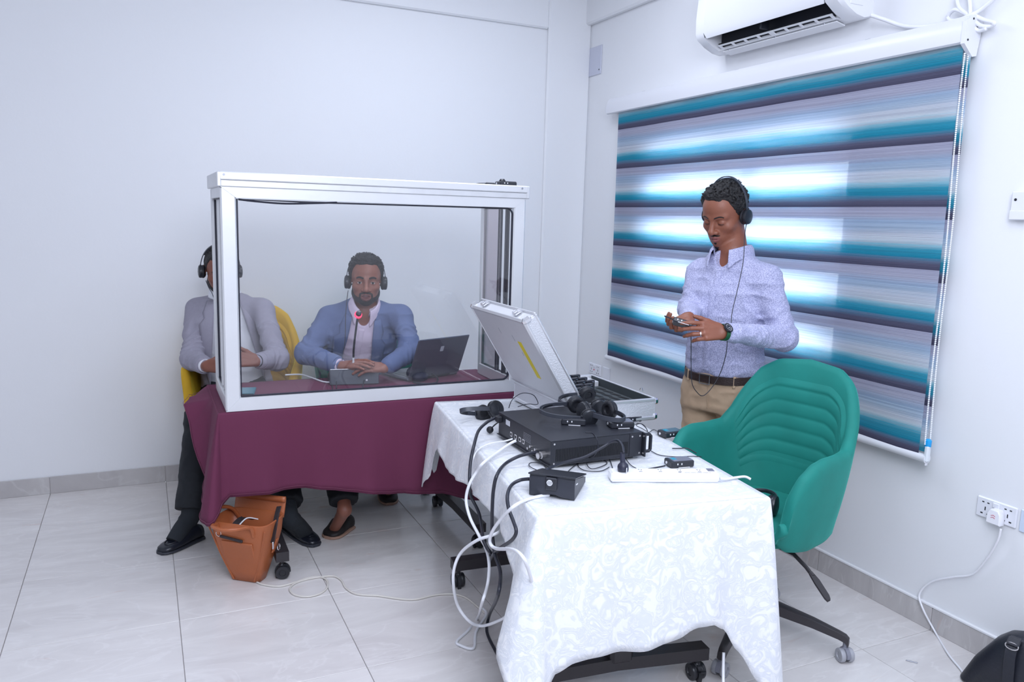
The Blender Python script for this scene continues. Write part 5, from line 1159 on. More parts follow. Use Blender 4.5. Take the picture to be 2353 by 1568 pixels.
def hand(v, W, D, Bk, S, curls, scale=1.0, thumb=(.7, .6, -.2), tbend=.35, k=.011, spread=.04):
    """five fingered hand added to a body grid; S points to the thumb side. returns knuckle/finger joints"""
    n_ = lambda a: np.asarray(a, float)/np.linalg.norm(a)
    D = n_(D); Bk = n_(np.asarray(Bk, float)-D*(np.asarray(Bk, float)@D)); S = n_(np.asarray(S, float)-D*(S@D)-Bk*(S@Bk)); W = np.asarray(W, float); s = scale
    off = (.031, .0105, -.0105, -.030); kl = (.088, .091, .086, .078); J = []
    for i in range(4):
        K = W+D*kl[i]*s+S*off[i]*s; v.cap(W+S*off[i]*.55*s+D*.008*s, K, .0145*s, .0112*s, k)
    v.cap(W+D*.02*s+S*.018*s-Bk*.004*s, W+D*.06*s+S*.012*s-Bk*.006*s, .016*s, .013*s, k)
    L = ((.043, .026, .021), (.047, .030, .022), (.044, .028, .021), (.034, .021, .019)); R = (.0098, .0088, .0080, .0070)
    for i in range(4):
        p = W+D*kl[i]*s+S*off[i]*s; a = 0; js = [p]; sd = S*(1.5-i)*spread
        for j in range(3):
            a += curls[i][j]; d = n_(D*math.cos(a)-Bk*math.sin(a)+sd*(1-j*.4)); q = p+d*L[i][j]*s; v.cap(p, q, R[j]*s*(.9 if i == 3 else 1), R[j+1]*s*(.9 if i == 3 else 1), .0035); p = q; js.append(p)
        J.append(js)
    b = W+D*.020*s+S*.024*s-Bk*.006*s; t1 = n_(S*thumb[0]+D*thumb[1]+Bk*thumb[2]); m_ = b+t1*.044*s; v.cap(b, m_, .0150*s, .0125*s, .012)
    t2 = n_(t1+D*tbend-S*tbend*.5); q = m_+t2*.033*s; v.cap(m_, q, .0115*s, .0102*s, .004); t3 = n_(t2+D*tbend*.6-S*tbend*.6); r = q+t3*.027*s; v.cap(q, r, .0102*s, .0078*s, .0035)
    J.append([b, m_, q, r]); return J
SECS = [(-.10, .168, .105, .115), (0, .172, .112, .122), (.10, .158, .115, .105), (.20, .158, .120, .105), (.32, .176, .122, .115), (.42, .182, .112, .118), (.49, .160, .085, .105), (.545, .095, .062, .082)]
def add_head(v, O, B, s, kw):
    lo, hi = wbox(O, B, (-.115*s, -.13*s, -.15*s), (.115*s, .15*s, .15*s)); sl, (x, y, z) = v.loc(O, B, lo, hi)
    d = head_sdf(x/s, y/s, z/s, **kw)*s; v.F[sl] = smin(v.F[sl], d.astype(F32), .012)
def face_parts(root, O, B, s, kw, brow=.0045, lash=True, gaze=(0, 0)):
    org = np.array(root.location)
    tw = lambda p: np.asarray(p)*s@B.T+O
    for sg in (-1, 1):
        P = [(sg*a, hface(sg*a, zz, **kw)+.0006, zz) for a, zz in ((.0135, .0215), (.022, .0245), (.032, .0265), (.041, .0250), (.048, .0205))]
        P = spline([tw(p) for p in P], 4); o = wobj('eyebrow', MB().tube(P, [brow*s*(.75+.35*math.sin(math.pi*min(1, (i+3)/(len(P)+2)))) for i in range(len(P))], 6, flat=.45, up=B[:, 2]), m_beard, root, org, smooth=180)
        if kw.get('open_eyes', True):
            c = tw((sg*.032, .0718, -.001)); e = wobj('eye', MB().sphere(c, .0140*s, 20, 14), m_white, root, org, smooth=180)
            g = B@np.array([gaze[0], 1, gaze[1]]); g /= np.linalg.norm(g); wobj('iris', MB().lathe([(.0062*s, -.0005), (.0055*s, .0006*s), (.001, .0009*s)], c+g*.0134*s, g, 16), m_iris, e, org)
        zz = .0030 if kw.get('open_eyes', True) else -.0055
        P = []
        for a in (-.012, -.007, 0, .007, .0125):
            xx = sg*.032+a; zq = zz+(.0012 if kw.get('open_eyes', True) else -.0008)*(1-(a/.0125)**2)-(.0012 if kw.get('open_eyes', True) else -.001)*0; P.append(tw((xx, hface(xx, zq, **kw)+.0004, zq)))
        wobj('eyelash', MB().tube(spline(P, 3), .0011*s, 5), m_hair, root, org, smooth=180)
def lips_idx(O, B, s, mo=0):
    def f(c):
        p = (c-O)@B/s; x, y, z = p.T; up = -.0545-.0045*(np.abs(x)/.022)**1.5+.0016*np.exp(-(x/.004)**2)*-1; lo = -.0815-mo+.011*(np.abs(x)/.022)**2
        return (np.abs(x) < .0225) & (y > .075) & (y < .105) & (z < up) & (z > lo)
    return f
def collar(root, name, C, B, m, r=(.062, .058), stand=.032, gap=14, leaf=.040, tip=.026, lean=.012):
    org = np.array(root.location); G = []
    for th in np.linspace(gap, 360-gap, 61):
        a = math.radians(th); fx, fy = math.sin(a), math.cos(a); fr = max(0, math.cos(a)); near = np.exp(-((min(th, 360-th)-gap)/14)**2)
        row = []
        for (dr, z) in ((0, -.004), (.001, stand*.5), (.003, stand), (.006, stand+.003), (.010, stand), (.017, stand*.45), (.024+.006*near, stand-leaf*.85-tip*near), (.026+.008*near, stand-leaf-tip*near)):
            z2 = z-.022*fr**1.5; row.append(C+B@np.array([fx*(r[0]+dr), fy*(r[1]+dr)+lean*fr, z2+.010*(1-fr)*.6]))
        G.append(row)
    o = wobj(name, MB().grid(np.array(G)), m, root, org, smooth=180); md = o.modifiers.new('thick', 'SOLIDIFY'); md.thickness = .0022; md.offset = 0; return o
def shoe(root, heel, toe, m, sole, w=.046, h=.062, name='shoe', h2=.085, lbl=None):
    """one shoe from heel to toe on the floor, opening at the ankle"""
    org = np.array(root.location); heel = np.array([heel[0], heel[1], 0.]); toe = np.array([toe[0], toe[1], 0.]); d = toe-heel; L = np.linalg.norm(d); d /= L; sd = np.array([-d[1], d[0], 0]); up = np.array([0, 0, 1.])
    prof = [(0.0, .45, .052), (.03, .72, .074), (.14, .80, h2*.92), (.26, .82, h2), (.36, .86, .078), (.50, .96, h), (.66, 1.0, .050), (.82, .95, .040), (.93, .72, .034), (.985, .38, .028)]
    for nm, mm, z0, ex in (('sole', sole, 0, .003), (name, m, .012, 0)):
        loops = []
        for t, ww, hh in prof:
            wv = w*ww+ex; top = .016 if nm == 'sole' else hh; lp = []
            for a in np.linspace(0, 2*math.pi, 25)[:-1]:
                cx, cz = math.cos(a), math.sin(a); zz = z0+(top-z0)*(.5+.5*np.sign(cz)*abs(cz)**.6) ; xx = wv*np.sign(cx)*abs(cx)**.5*(1-.30*max(0, cz)*(nm != 'sole')); lp.append(heel+d*(t*L+(ex if t > .5 else -ex))+sd*xx+up*zz)
            loops.append(lp)
        if nm == 'sole': s_ = (loops, mm)
        else:
            o = wobj(nm, MB().ring(loops), mm, root, org, smooth=70)
            wobj('sole', MB().ring(s_[0]), s_[1], o, org, smooth=50)
            V = [heel+d*(t*L)+sd*q*w*.70*(1-.2*abs(q))+up*(z+.002) for t, z in ((.40, .074), (.62, .056)) for q in (-.9, 0, .9)]
            wobj('vamp_seam', MB().tube(spline([heel+d*(.46*L)+sd*w*.78+up*.052, heel+d*(.66*L)+sd*w*.66+up*.047, heel+d*(.83*L)+sd*w*.30+up*.042, heel+d*(.85*L)+up*.0425, heel+d*(.83*L)-sd*w*.30+up*.042, heel+d*(.66*L)-sd*w*.66+up*.047, heel+d*(.46*L)-sd*w*.78+up*.052], 5), .0018, 5), mm, o, org)
    return o
# ------------------------------------------------------------------ helpers shared by the three figures
def fold_noise(amp, f1=(22, 22, 34), seed=0, dirv=None):
    def fn(x, y, z):
        a = vnoise(x*f1[0]+seed, y*f1[1]+seed*.3, z*f1[2]+seed*1.7); b = vnoise(x*f1[0]*2.3+9, y*f1[1]*2.3+seed, z*f1[2]*2.3)
        r = 1-np.abs(2*a-1); return -amp*(r**3-.25)-amp*.35*(b-.5)
    return fn
def ring_folds(v, a, b, rad, amp, f, seed=0, lo=.25, hi=1.0, m=.05):
    """fabric rings across a sleeve between a and b"""
    a = np.asarray(a, float); b = np.asarray(b, float); d = b-a; L = np.linalg.norm(d); d = d/L
    mn = np.minimum(a, b)-rad-m; mx = np.maximum(a, b)+rad+m; sl, X, Y, Z = v.reg(mn, mx)
    px, py, pz = X-F32(a[0]), Y-F32(a[1]), Z-F32(a[2]); t = px*F32(d[0])+py*F32(d[1])+pz*F32(d[2]); r = np.sqrt(np.maximum(px*px+py*py+pz*pz-t*t, 0))
    env = np.clip(1-np.abs(r-rad)/(m), 0, 1)*np.clip((t/L-lo)*6, 0, 1)*np.clip((hi-t/L)*6+.3, 0, 1)
    ph = t*f+2.2*np.sin(px*31+seed)+1.8*np.sin(py*27+seed*2+pz*19)
    v.F[sl] += (amp*env*(np.abs(np.sin(ph))-.6)).astype(F32)
def body_grid(lo, hi, fines, coarse=.011): return Vox(lo, hi, coarse, fines)
def bb(*pts, m=0): P = np.array(pts); return P.min(0)-m, P.max(0)+m
def trousers_leg(v, hip, knee, ank, r0, r1, r2, k=.03):
    v.cap(hip, knee, r0, r1, k); v.cap(knee, ank, r1, r2, k)
def cut_plane(v, P, N, lo, hi, k=.002):
    P = np.asarray(P, float); N = np.asarray(N, float)/np.linalg.norm(N)
    v.put(lambda X, Y, Z: (X-P[0])*N[0]+(Y-P[1])*N[1]+(Z-P[2])*N[2], lo, hi, k, 0, 'i')
def button(root, p, n, m, r=.0055): wobj('button', MB().lathe([(r, 0), (r, .0014), (r*.8, .002), (r*.3, .0014)], p, n, 12), m, root, np.array(root.location))
m_shirtS = bpy.data.materials.new('lavender_print_shirt'); m_shirtS.use_nodes = True
def _ps(m):
    t = m.node_tree; b = t.nodes['Principled BSDF']; b.inputs['Roughness'].default_value = .8; b.inputs['Sheen Weight'].default_value = .1
    tc = nd(t, 'ShaderNodeTexCoord'); vo = nd(t, 'ShaderNodeTexVoronoi'); vo.inputs['Scale'].default_value = 200; vo.inputs['Randomness'].default_value = .9; t.links.new(tc.outputs['Object'], vo.inputs['Vector'])
    r = ramp(t, [(.30, (.29, .30, .48)), (.48, (.40, .41, .60)), (.68, (.49, .50, .69))]); t.links.new(vo.outputs['Distance'], r.inputs[0]); t.links.new(r.outputs[0], b.inputs['Base Color'])
    nz = nd(t, 'ShaderNodeTexNoise'); nz.inputs['Scale'].default_value = 45; nz.inputs['Detail'].default_value = 4; t.links.new(tc.outputs['Object'], nz.inputs['Vector']); bp = nd(t, 'ShaderNodeBump'); bp.inputs['Strength'].default_value = .25; bp.inputs['Distance'].default_value = .006; t.links.new(nz.outputs['Fac'], bp.inputs['Height']); t.links.new(bp.outputs[0], b.inputs['Normal'])
_ps(m_shirtS)
m_chino = mat('beige_chino', (.50, .355, .235), .8, bump=(30, .18), var=(5, .05)); m_belt = mat('dark_brown_belt', (.026, .012, .010), .4, bump=(220, .3)); m_metal = mat('buckle_metal', (.40, .40, .42), .25, .9)
m_blackshoe = mat('black_leather_shoe', (.010, .012, .020), .28, bump=(150, .08)); m_darksole = mat('dark_sole', (.03, .033, .045), .5); m_sock = mat('dark_sock', (.016, .020, .026), .9, bump=(600, .3))
m_blacktr = mat('black_trousers', (.006, .008, .012), .8, bump=(40, .15)); m_greyj = mat('grey_jacket', (.32, .305, .37), .85, bump=(300, .2), var=(60, .08)); m_bluej = mat('blue_jacket', (.12, .16, .30), .85, bump=(300, .2), var=(60, .10)); m_wshirt = mat('white_shirt', (.78, .79, .84), .7, bump=(40, .15)); m_pshirt = mat('pale_pink_shirt', (.72, .62, .76), .7, bump=(40, .18))

# ================================================================== standing man
def standing_man():
    f = np.array([-.955, -.297, 0]); B = frame_rfu(f); right = B[:, 0]; at0 = globals()['at']; at = lambda px, py, d: at0(px, py, d*1.03); O = CAM+(np.array([-.548, -2.262, .93])-CAM)*1.03
    cupp = at(1713, 494, 3.37); hs = 1.10; HB_ = frame_rfu((-.955*math.cos(.40), -.297*math.cos(.40), -math.sin(.40)), .03); HO = cupp+HB_[:, 0]*.087*hs-HB_[:, 1]*(-.012)*hs
    neck = O+np.array([0, 0, .588])+f*.012
    shL, shR = O+B@np.array([-.172, -.005, .478]), O+B@np.array([.160, -.005, .478])
    elL, elR = at(1803, 778, 3.30), at(1587, 712, 3.52)
    wrL, wrR = at(1662, 764, 3.09), at(1583, 730, 3.24)
    hipL, hipR = O+B@np.array([-.095, 0, -.03]), O+B@np.array([.095, 0, -.03]); knL, knR = hipL+np.array([.01, -.0, -.41])+f*.02, hipR+np.array([.0, .0, -.41])+f*.02
    anL, anR = knL+np.array([0, 0, -.42])-f*.03, knR+np.array([0, 0, -.42])-f*.03; anL[2] = anR[2] = .075
    kw = dict(open_eyes=False, full=1.10)
    hc = HO; hl, hh = bb(hc-.12*hs, hc+.12*hs, m=.02); sk = skin('skin_brown', (.25, .088, .050), (.26, .085, .075))
    gl, gh = bb(at(1535, 720, 3.3), at(1690, 800, 3.05), at(1560, 790, 3.0), wrR, wrL, m=.04)
    lo, hi = bb(O-.3, O+.3, hl, hh, gl, gh, anL-.1, m=.03); lo[2] = .02
    v = Vox(lo, hi, .014, [(hl, hh, .0026), (gl, gh, .0034)])
    torso(v, O, B, SECS, -.012)
    v.cap(HO+HB_@np.array([0, -.034, -.055])*hs, neck-f*.02, .056, .064, .03); v.cap(neck-np.array([0, 0, .06])-f*.02, shL, .042, .042, .04); v.cap(neck-np.array([0, 0, .06])-f*.02, shR, .042, .042, .04)
    for a, e, w in ((shL, elL, wrL), (shR, elR, wrR)): v.cap(a, e, .046, .036, .02); v.cap(e, w, .036, .025, .02)
    for h, k_, a in ((hipL, knL, anL), (hipR, knR, anR)): v.cap(h, k_, .075, .05, .03); v.cap(k_, a, .048, .034, .02)
    add_head(v, HO, HB_, hs, kw)
    fd = _fw
    # left hand: back to the room, fingers to the device
    tgtL = at(1590, 759, 3.05)
    JL = hand(v, wrL, tgtL-wrL, -fd*.95+_up*.22, _up*1.0+fd*.15, [(.12, .30, .20), (.28, .45, .30), (.45, .6, .4), (.6, .7, .45)], 1.0, (.42, .85, -.12), .10, spread=.02)
    tgtR = at(1546, 754, 3.19)
    JR = hand(v, wrR, tgtR-wrR, -_up*.75-_rt*.45+fd*.1, -_rt*.1+fd*-.6+_up*.6, [(.5, .8, .5), (.55, .85, .5), (.6, .9, .5), (.6, .9, .5)], 1.0, (.55, .75, -.35), .25)
    root = vobj('person', v, sk, None, (O[0], O[1], 0), midx=lips_idx(HO, HB_, hs)); tag(root, 'standing man with headphones in lavender shirt and beige trousers, looking down at a device', 'person')
    org = np.array(root.location)
    face_parts(root, HO, HB_, hs, kw, brow=.0025)
    zl = [(-.11, -.075), (-.06, -.065), (-.03, -.02), (-.005, -.012), (.015, .004), (.035, .036), (.05, .070), (.08, .092), (.11, .100)]
    vobj('hair', hair_vox(.016, .020, zl, 105, 3, fade=1.1), m_hair, root, xf=(HO, HB_*hs)); vobj('beard', beard_vox('goatee', .0014, kw), m_beard, root, xf=(HO, HB_*hs))
    # shirt
    S2 = [(.03, .168, .128, .122), (.07, .176, .138, .122), (.14, .174, .140, .116), (.22, .172, .136, .114), (.32, .178, .132, .122), (.41, .176, .120, .124), (.47, .150, .096, .112), (.545, .084, .066, .086)]
    lo, hi = bb(O+B@np.array([-.3, -.2, .0]), O+B@np.array([.3, .2, .6]), elL, elR, wrL, wrR, m=.09); s = Vox(lo, hi, .0052)
    torso(s, O, B, S2, .004, 2.2, .02, .035, .56)
    s.cap(neck-np.array([0, 0, .045])-f*.02, shL+np.array([0, 0, -.004]), .062, .060, .05); s.cap(neck-np.array([0, 0, .045])-f*.02, shR+np.array([0, 0, -.004]), .062, .060, .05)
    for a, e, w in ((shL, elL, wrL), (shR, elR, wrR)):
        s.cap(a, e, .064, .052, .035); we = w+(e-w)*.10; s.cap(e, we, .052, .037, .03); ring_folds(s, e+(a-e)*.55, e, .053, .006, 85, 1, .1, 1); ring_folds(s, e, we, .044, .006, 75, 2, .0, .75)
    s.noise(fold_noise(.0060, (14, 14, 20), 3))
    cl, ch = wrL-.09, wrL+.09
    for w, e in ((wrL, elL), (wrR, elR)):
        d = (w-e)/np.linalg.norm(w-e); s.put(lambda X, Y, Z, w=w, d=d: np.maximum(np.maximum((X-w[0])*d[0]+(Y-w[1])*d[1]+(Z-w[2])*d[2]+.030, -((X-w[0])*d[0]+(Y-w[1])*d[1]+(Z-w[2])*d[2])-.3), -1)*-1, w-.075, w+.075, .001, 0, 'c') if False else None
    nc = neck+f*.058+np.array([0, 0, -.018]); s.put(lambda X, Y, Z: ell(X, Y, Z, nc, (.036, .036, .050)), nc-.07, nc+.07, .006, 0, 'c')
    sh = vobj('shirt', s, m_shirtS, root)
    for w, e in ((wrL, elL), (wrR, elR)):
        d = (e-w)/np.linalg.norm(e-w); wobj('cuff', MB().lathe([(.031, .020), (.0345, .022), (.037, .05), (.039, .088), (.034, .10)], w, d, 22), m_shirtS, sh, org, smooth=60)
    collar(root, 'collar', neck-f*.016+np.array([0, 0, .004]), frame_rfu(f), m_shirtS, (.072, .074), .020, 30, .050, .026, .026)
    P = [O+B@np.array([.002, front_y(S2, 0, z, .004, 2.2)+.002, z]) for z in np.linspace(.06, .505, 14)]
    pk = wobj('placket', MB().rtube(spline(P, 3), .030, .003, B[:, 0]), m_shirtS, sh, org, smooth=180)
    for z in (.47, .375, .285, .195, .10): button(sh, O+B@np.array([.002, front_y(S2, 0, z, .004, 2.2)+.0035, z]), f, m_btn, .0048)
    # trousers, belt
    lo, hi = bb(O-.23, O+.23, anL, anR, m=.10); lo[2] = .04; t = Vox(lo, hi, .0075)
    T2 = [(-.16, .178, .115, .130), (-.06, .182, .122, .135), (.02, .172, .130, .125), (.055, .168, .132, .122)]
    torso(t, O, B, T2, .004, 2.3, .02, -.13, .052)
    for h, k_, a in ((hipL, knL, anL), (hipR, knR, anR)): trousers_leg(t, h+np.array([0, 0, -.04]), k_, a+np.array([0, 0, .0]), .098, .076, .062, .03)
    t.noise(fold_noise(.006, (14, 14, 26), 5)); tr = vobj('trousers', t, m_chino, root)
    def belt_ring(z0, z1, off): return [[O+B@np.array([(.168+off+e_)*np.sign(math.sin(a))*abs(math.sin(a))**.87, ((.132 if math.cos(a) > 0 else .122)+off+e_)*np.sign(math.cos(a))*abs(math.cos(a))**.87, z-.012*math.cos(a)]) for a in np.linspace(0, 2*math.pi, 61)[:-1]] for z, e_ in ((z0, -.004), (z0+.002, .0), (z1-.002, 0), (z1, -.004))]
    be = wobj('belt', MB().ring(belt_ring(.018, .054, .012), caps=False), m_belt, root, org, smooth=60)
    c = O+B@np.array([.0, .132+.018, .024]); wobj('buckle', MB().rtube([c+B@np.array(p) for p in ((-.026, 0, -.021), (.026, 0, -.021), (.026, 0, .021), (-.026, 0, .021))], .004, .006, f, True), m_metal, be, org)
    for a in (-.75, .62, 1.25, -1.5): 
        q = O+B@np.array([.184*math.sin(a), .148*math.cos(a), .024]); nrm = B@np.array([math.sin(a), math.cos(a), 0]); wobj('belt_loop', MB().box(q, (.012, .006, .052), .002, np.stack([np.cross([0, 0, 1], nrm), nrm, [0, 0, 1]], 1)), m_chino, tr, org)
    fl_ = wobj('fly_seam', MB().tube(spline([O+B@np.array([-.012, front_y(T2, 0, z, .004)+.006, z]) for z in (.0, -.04, -.08, -.11)], 5), .0016, 5), m_chino, tr, org)
    for a, k_ in ((anL, 0), (anR, 1)): shoe(root, a[:2]-f[:2]*.085, a[:2]+f[:2]*.20, mat('brown_shoe', (.05, .02, .012), .35), m_darksole)
    # watch and ring
    d = (elL-wrL)/np.linalg.norm(elL-wrL); Wc = wrL-d*.004+d*.002; bk = -fd*.8+_up*.45; bk = bk-d*(bk@d); bk /= np.linalg.norm(bk); sd = np.cross(d, bk)
    m_strap = mat('green_strap', (.008, .085, .030), .5); 
    wt = wobj('watch', MB().ring([[Wc+d*dd+(bk*math.cos(a)*.029+sd*math.sin(a)*.033)*k_ for a in np.linspace(0, 2*math.pi, 31)[:-1]] for dd, k_ in ((-.010, 1.0), (-.011, 1.08), (.011, 1.08), (.010, 1.0))], caps=False), m_strap, root, org)
    wobj('watch_case', MB().lathe([(.019, 0), (.0215, .004), (.0205, .010), (.0175, .011), (.017, .0085), (.001, .0085)], Wc+bk*.027, bk, 26), m_hp, wt, org)
    wobj('watch_face', MB().cyl(Wc+bk*.0358, Wc+bk*.0362, .017, n=24), m_blk2, wt, org)
    hm = MB()
    for i in range(12): a = i*math.pi/6; hm.box(Wc+bk*.0366+(d*math.cos(a)+sd*math.sin(a))*.0135, (.0042, .0014, .0006), 0, np.stack([d*math.cos(a)+sd*math.sin(a), -d*math.sin(a)+sd*math.cos(a), bk], 1))
    for a, l in ((.6, .010), (2.4, .007)): hm.box(Wc+bk*.0367+(d*math.cos(a)+sd*math.sin(a))*l*.5, (l, .0013, .0006), 0, np.stack([d*math.cos(a)+sd*math.sin(a), -d*math.sin(a)+sd*math.cos(a), bk], 1))
    wobj('watch_hands', hm, m_btn, wt, org)
    p0, p1 = JL[2][0], JL[2][1]; dr = (p1-p0)/np.linalg.norm(p1-p0); Bq = frame(dr); q = p0+dr*.016
    wobj('ring', MB().ring([[q+dr*z+Bq[:, 0]*r*math.cos(a)+Bq[:, 1]*r*math.sin(a) for a in np.linspace(0, 2*math.pi, 21)[:-1]] for z, r in ((-.0025, .0100), (-.002, .0110), (.002, .0110), (.0025, .0100))], caps=False), m_chrome, root, org)
    # things he wears and holds: top level
    hp = headphones('headphones', 'black on-ear headphones worn by the standing man', HO+HB_@np.array([0, -.012, -.008])*hs, HB_@rotm(math.radians(15), 0, 0), w=.0905*hs, hb=.158*hs, cup=.034, thick=.014)
    dv = at(1567, 749, 3.09); R_ = RB(_rt*.92+_up*-.30-fd*.25, -_up*.3+fd*.9, _up+fd*.35); R_ = np.linalg.qr(R_)[0]*np.sign(np.diag(np.linalg.qr(R_)[1]))
    rc = receiver(tuple(dv), Matrix(R_.tolist()).to_euler(), 'small black pocket receiver held in both hands of the standing man', lcd=False, L=.080, W=.050, H=.020, face=m_blk2)
    obj('antenna', MB().tube([(-.040, -.012, .010), (-.062, -.014, .012), (-.078, -.015, .013)], .0028, 6), m_blk2, rc)
    Lc = [cupp+np.array([0, 0, -.036])-right*.008, at(1711, 545, 3.30), at(1708, 600, 3.24), at(1696, 660, 3.19), at(1683, 715, 3.16), at(1680, 745, 3.12)]
    thin('cord', Lc, 'thin black cord running down the shirt from the standing man headphones', .0017)
    thin('cord', [at(1671, 785, 3.10), at(1668, 815, 3.20), at(1655, 858, 3.28), at(1635, 892, 3.28), at(1615, 910, 3.27), at(1600, 900, 3.25), at(1590, 880, 3.24), at(1588, 840, 3.22), at(1588, 800, 3.16), at(1588, 770, 3.10)], 'thin black cord hanging in a loop below the standing man hands', .0017)
    return root
standing_man()
# ================================================================== seated men
def seated(c):
    O, N = np.array(c['O'], float), np.array(c['neck'], float); u = N-O; TLn = np.linalg.norm(u); u /= TLn; zs = TLn/.545
    r = np.cross(np.array(c['f'], float), u); r /= np.linalg.norm(r); f = np.cross(u, r); B = np.stack([r, f, u], 1)
    SB = [(z*zs, w*c.get('wide', 1), a, b) for z, w, a, b in SECS]
    HB_ = frame_rfu(c['hf'], c.get('roll', 0)); HO = np.array(c['head'], float); hs = c['hs']; kw = c['kw']
    sh, el, wr, hip, kn, an = [[np.array(p, float) for p in c[k]] for k in ('sh', 'el', 'wr', 'hip', 'kn', 'an')]   # [right, left]
    hl, hh = bb(HO-.12*hs, HO+.12*hs, m=.02); gl, gh = bb(*wr, *c['tgt'], m=.075)
    lo, hi = bb(O-.25, O+.25, hl, hh, gl, gh, *an, *kn, *el, m=.08); lo[2] = .02
    v = Vox(lo, hi, .015, [(hl, hh, .0028), (gl, gh, .0038)])
    torso(v, O, B, SB, -.014)
    v.cap(HO+HB_@np.array([0, -.034, -.055])*hs, N-f*.01-u*.03, .055, .063, .03)
    for i in (0, 1):
        v.cap(N-u*.05-f*.02, sh[i], .042, .042, .04); v.cap(sh[i], el[i], .044, .034, .02); v.cap(el[i], wr[i], .034, .025, .02)
        v.cap(hip[i], kn[i], .070, .048, .03); v.cap(kn[i], an[i], .046, .032, .02)
        ft = c['foot'][i]; v.cap(an[i], (ft[0][0]*.3+ft[1][0]*.7, ft[0][1]*.3+ft[1][1]*.7, .035), .032, .026, .02)
    add_head(v, HO, HB_, hs, kw)
    J = []
    for i in (0, 1): J.append(hand(v, wr[i], c['tgt'][i]-wr[i], c['bk'][i], c['ts'][i], c['curl'][i], .98, c.get('thumb', (.6, .7, -.2)), .25, spread=.02))
    root = vobj('person', v, c['skin'], None, (O[0], O[1], 0), midx=lips_idx(HO, HB_, hs, kw.get('mouth', 0))); tag(root, c['label'], 'person'); org = np.array(root.location)
    face_parts(root, HO, HB_, hs, kw, gaze=c.get('gaze', (0, 0)))
    if kw.get('mouth', 0): wobj('teeth', MB().box(HO+HB_@np.array([0, .0835, -.0635])*hs, (.026*hs, .008, .005*hs), .002, HB_), m_teeth, root, org)
    vobj('hair', hair_vox(*c['hair']), m_hair, root, xf=(HO, HB_*hs)); vobj('beard', beard_vox('full', .0016, kw), m_beard, root, xf=(HO, HB_*hs))
    # shirt under the jacket
    SS = [(z, w+.004, a+.010, b+.002) for z, w, a, b in SB[:-2]]+[(SB[-2][0], .128, .094, .106), (SB[-1][0], .066, .058, .074)]; lo, hi = bb(O-.27, N+.12, *sh, m=.06); s = Vox(lo, hi, .0065)
    torso(s, O, B, SS, 0, 2.2, .02, -.04, SS[-1][0]+.01)
    for i in (0, 1): s.cap(N-u*.05-f*.02, sh[i]-u*.01, .048, .044, .05)
    s.noise(fold_noise(.0035, (16, 16, 22), 4)); nc = N+f*.054-u*.022; s.put(lambda X, Y, Z: ell(X, Y, Z, nc, (.034, .036, .055)), nc-.07, nc+.07, .006, 0, 'c'); st = vobj('shirt', s, c['mshirt'], root)
    zt_ = SB[-1][0]
    P = [O+B@np.array([0, front_y(SS, 0, z, 0, 2.2)+.001, z]) for z in np.linspace(.02, zt_-.075, 12)]
    wobj('placket', MB().rtube(spline(P, 3), .030, .003, r), c['mshirt'], st, org, smooth=180)
    for z in np.linspace(.06, zt_-.12, 5): button(st, O+B@np.array([0, front_y(SS, 0, z, 0, 2.2)+.0025, z]), f, mat('button_lilac', (.42, .38, .52), .3), .0055)
    collar(root, 'collar', N-f*.002+u*.012, B, c['mshirt'], (.062, .060), .034, c.get('cgap', 20), .050, .034, .018)
    # jacket: body and sleeves as one garment, open in front
    JS = [(z, w+.020+c.get('jw', 0), a+.026, b+.014) for z, w, a, b in SB]; JS[0] = (JS[0][0]-.02, *JS[0][1:]); JS[-2] = (JS[-2][0], .150, .106, .118); JS[-1] = (JS[-1][0], .088, .076, .090)
    lo, hi = bb(O-.32, N+.16, *sh, *el, *wr, m=.10); j = Vox(lo, hi, .0056)
    torso(j, O, B, JS, 0, 2.3, .02, -.11, SB[-1][0]-.012)
    for i in (0, 1):
        j.cap(N-u*.034-f*.024, sh[i]-u*.010, .056, .052, .05); j.cap(sh[i]-u*.008, el[i], .056, .055, .035); we = wr[i]+(el[i]-wr[i])*.16; j.cap(el[i], we, .057, .042, .03)
        ring_folds(j, sh[i]+(el[i]-sh[i])*.3, el[i], .058, .008, 70, 1+i, 0, 1); ring_folds(j, el[i], we, .048, .006, 70, 3+i, 0, .7)
    j.noise(fold_noise(.005, (12, 12, 17), 6+c['seed']))
    oz = c['open']     # (z fraction, half width) pairs
    lo2, hi2 = wbox(O, B, (-.2, -.02, -.16), (.2, .30, SB[-1][0]+.1)); sl, (x, y, z) = j.loc(O, B, lo2, hi2)
    hw = np.interp(z.ravel(), [p[0]*zt_ for p in oz], [p[1] for p in oz]).reshape(z.shape).astype(F32)
    cut = np.maximum(np.abs(x-F32(c.get('ox', 0)))-hw, -y+.015); j.F[sl] = smax(j.F[sl], -cut.astype(F32), .004)
    # neck opening
    nb = N+u*.02; j.put(lambda X, Y, Z: ell(X, Y, Z, nb+f*.012, (.066, .070, .080)), nb-.1, nb+.1, .004, 0, 'c')
    jk = vobj('jacket', j, c['mjack'], root)
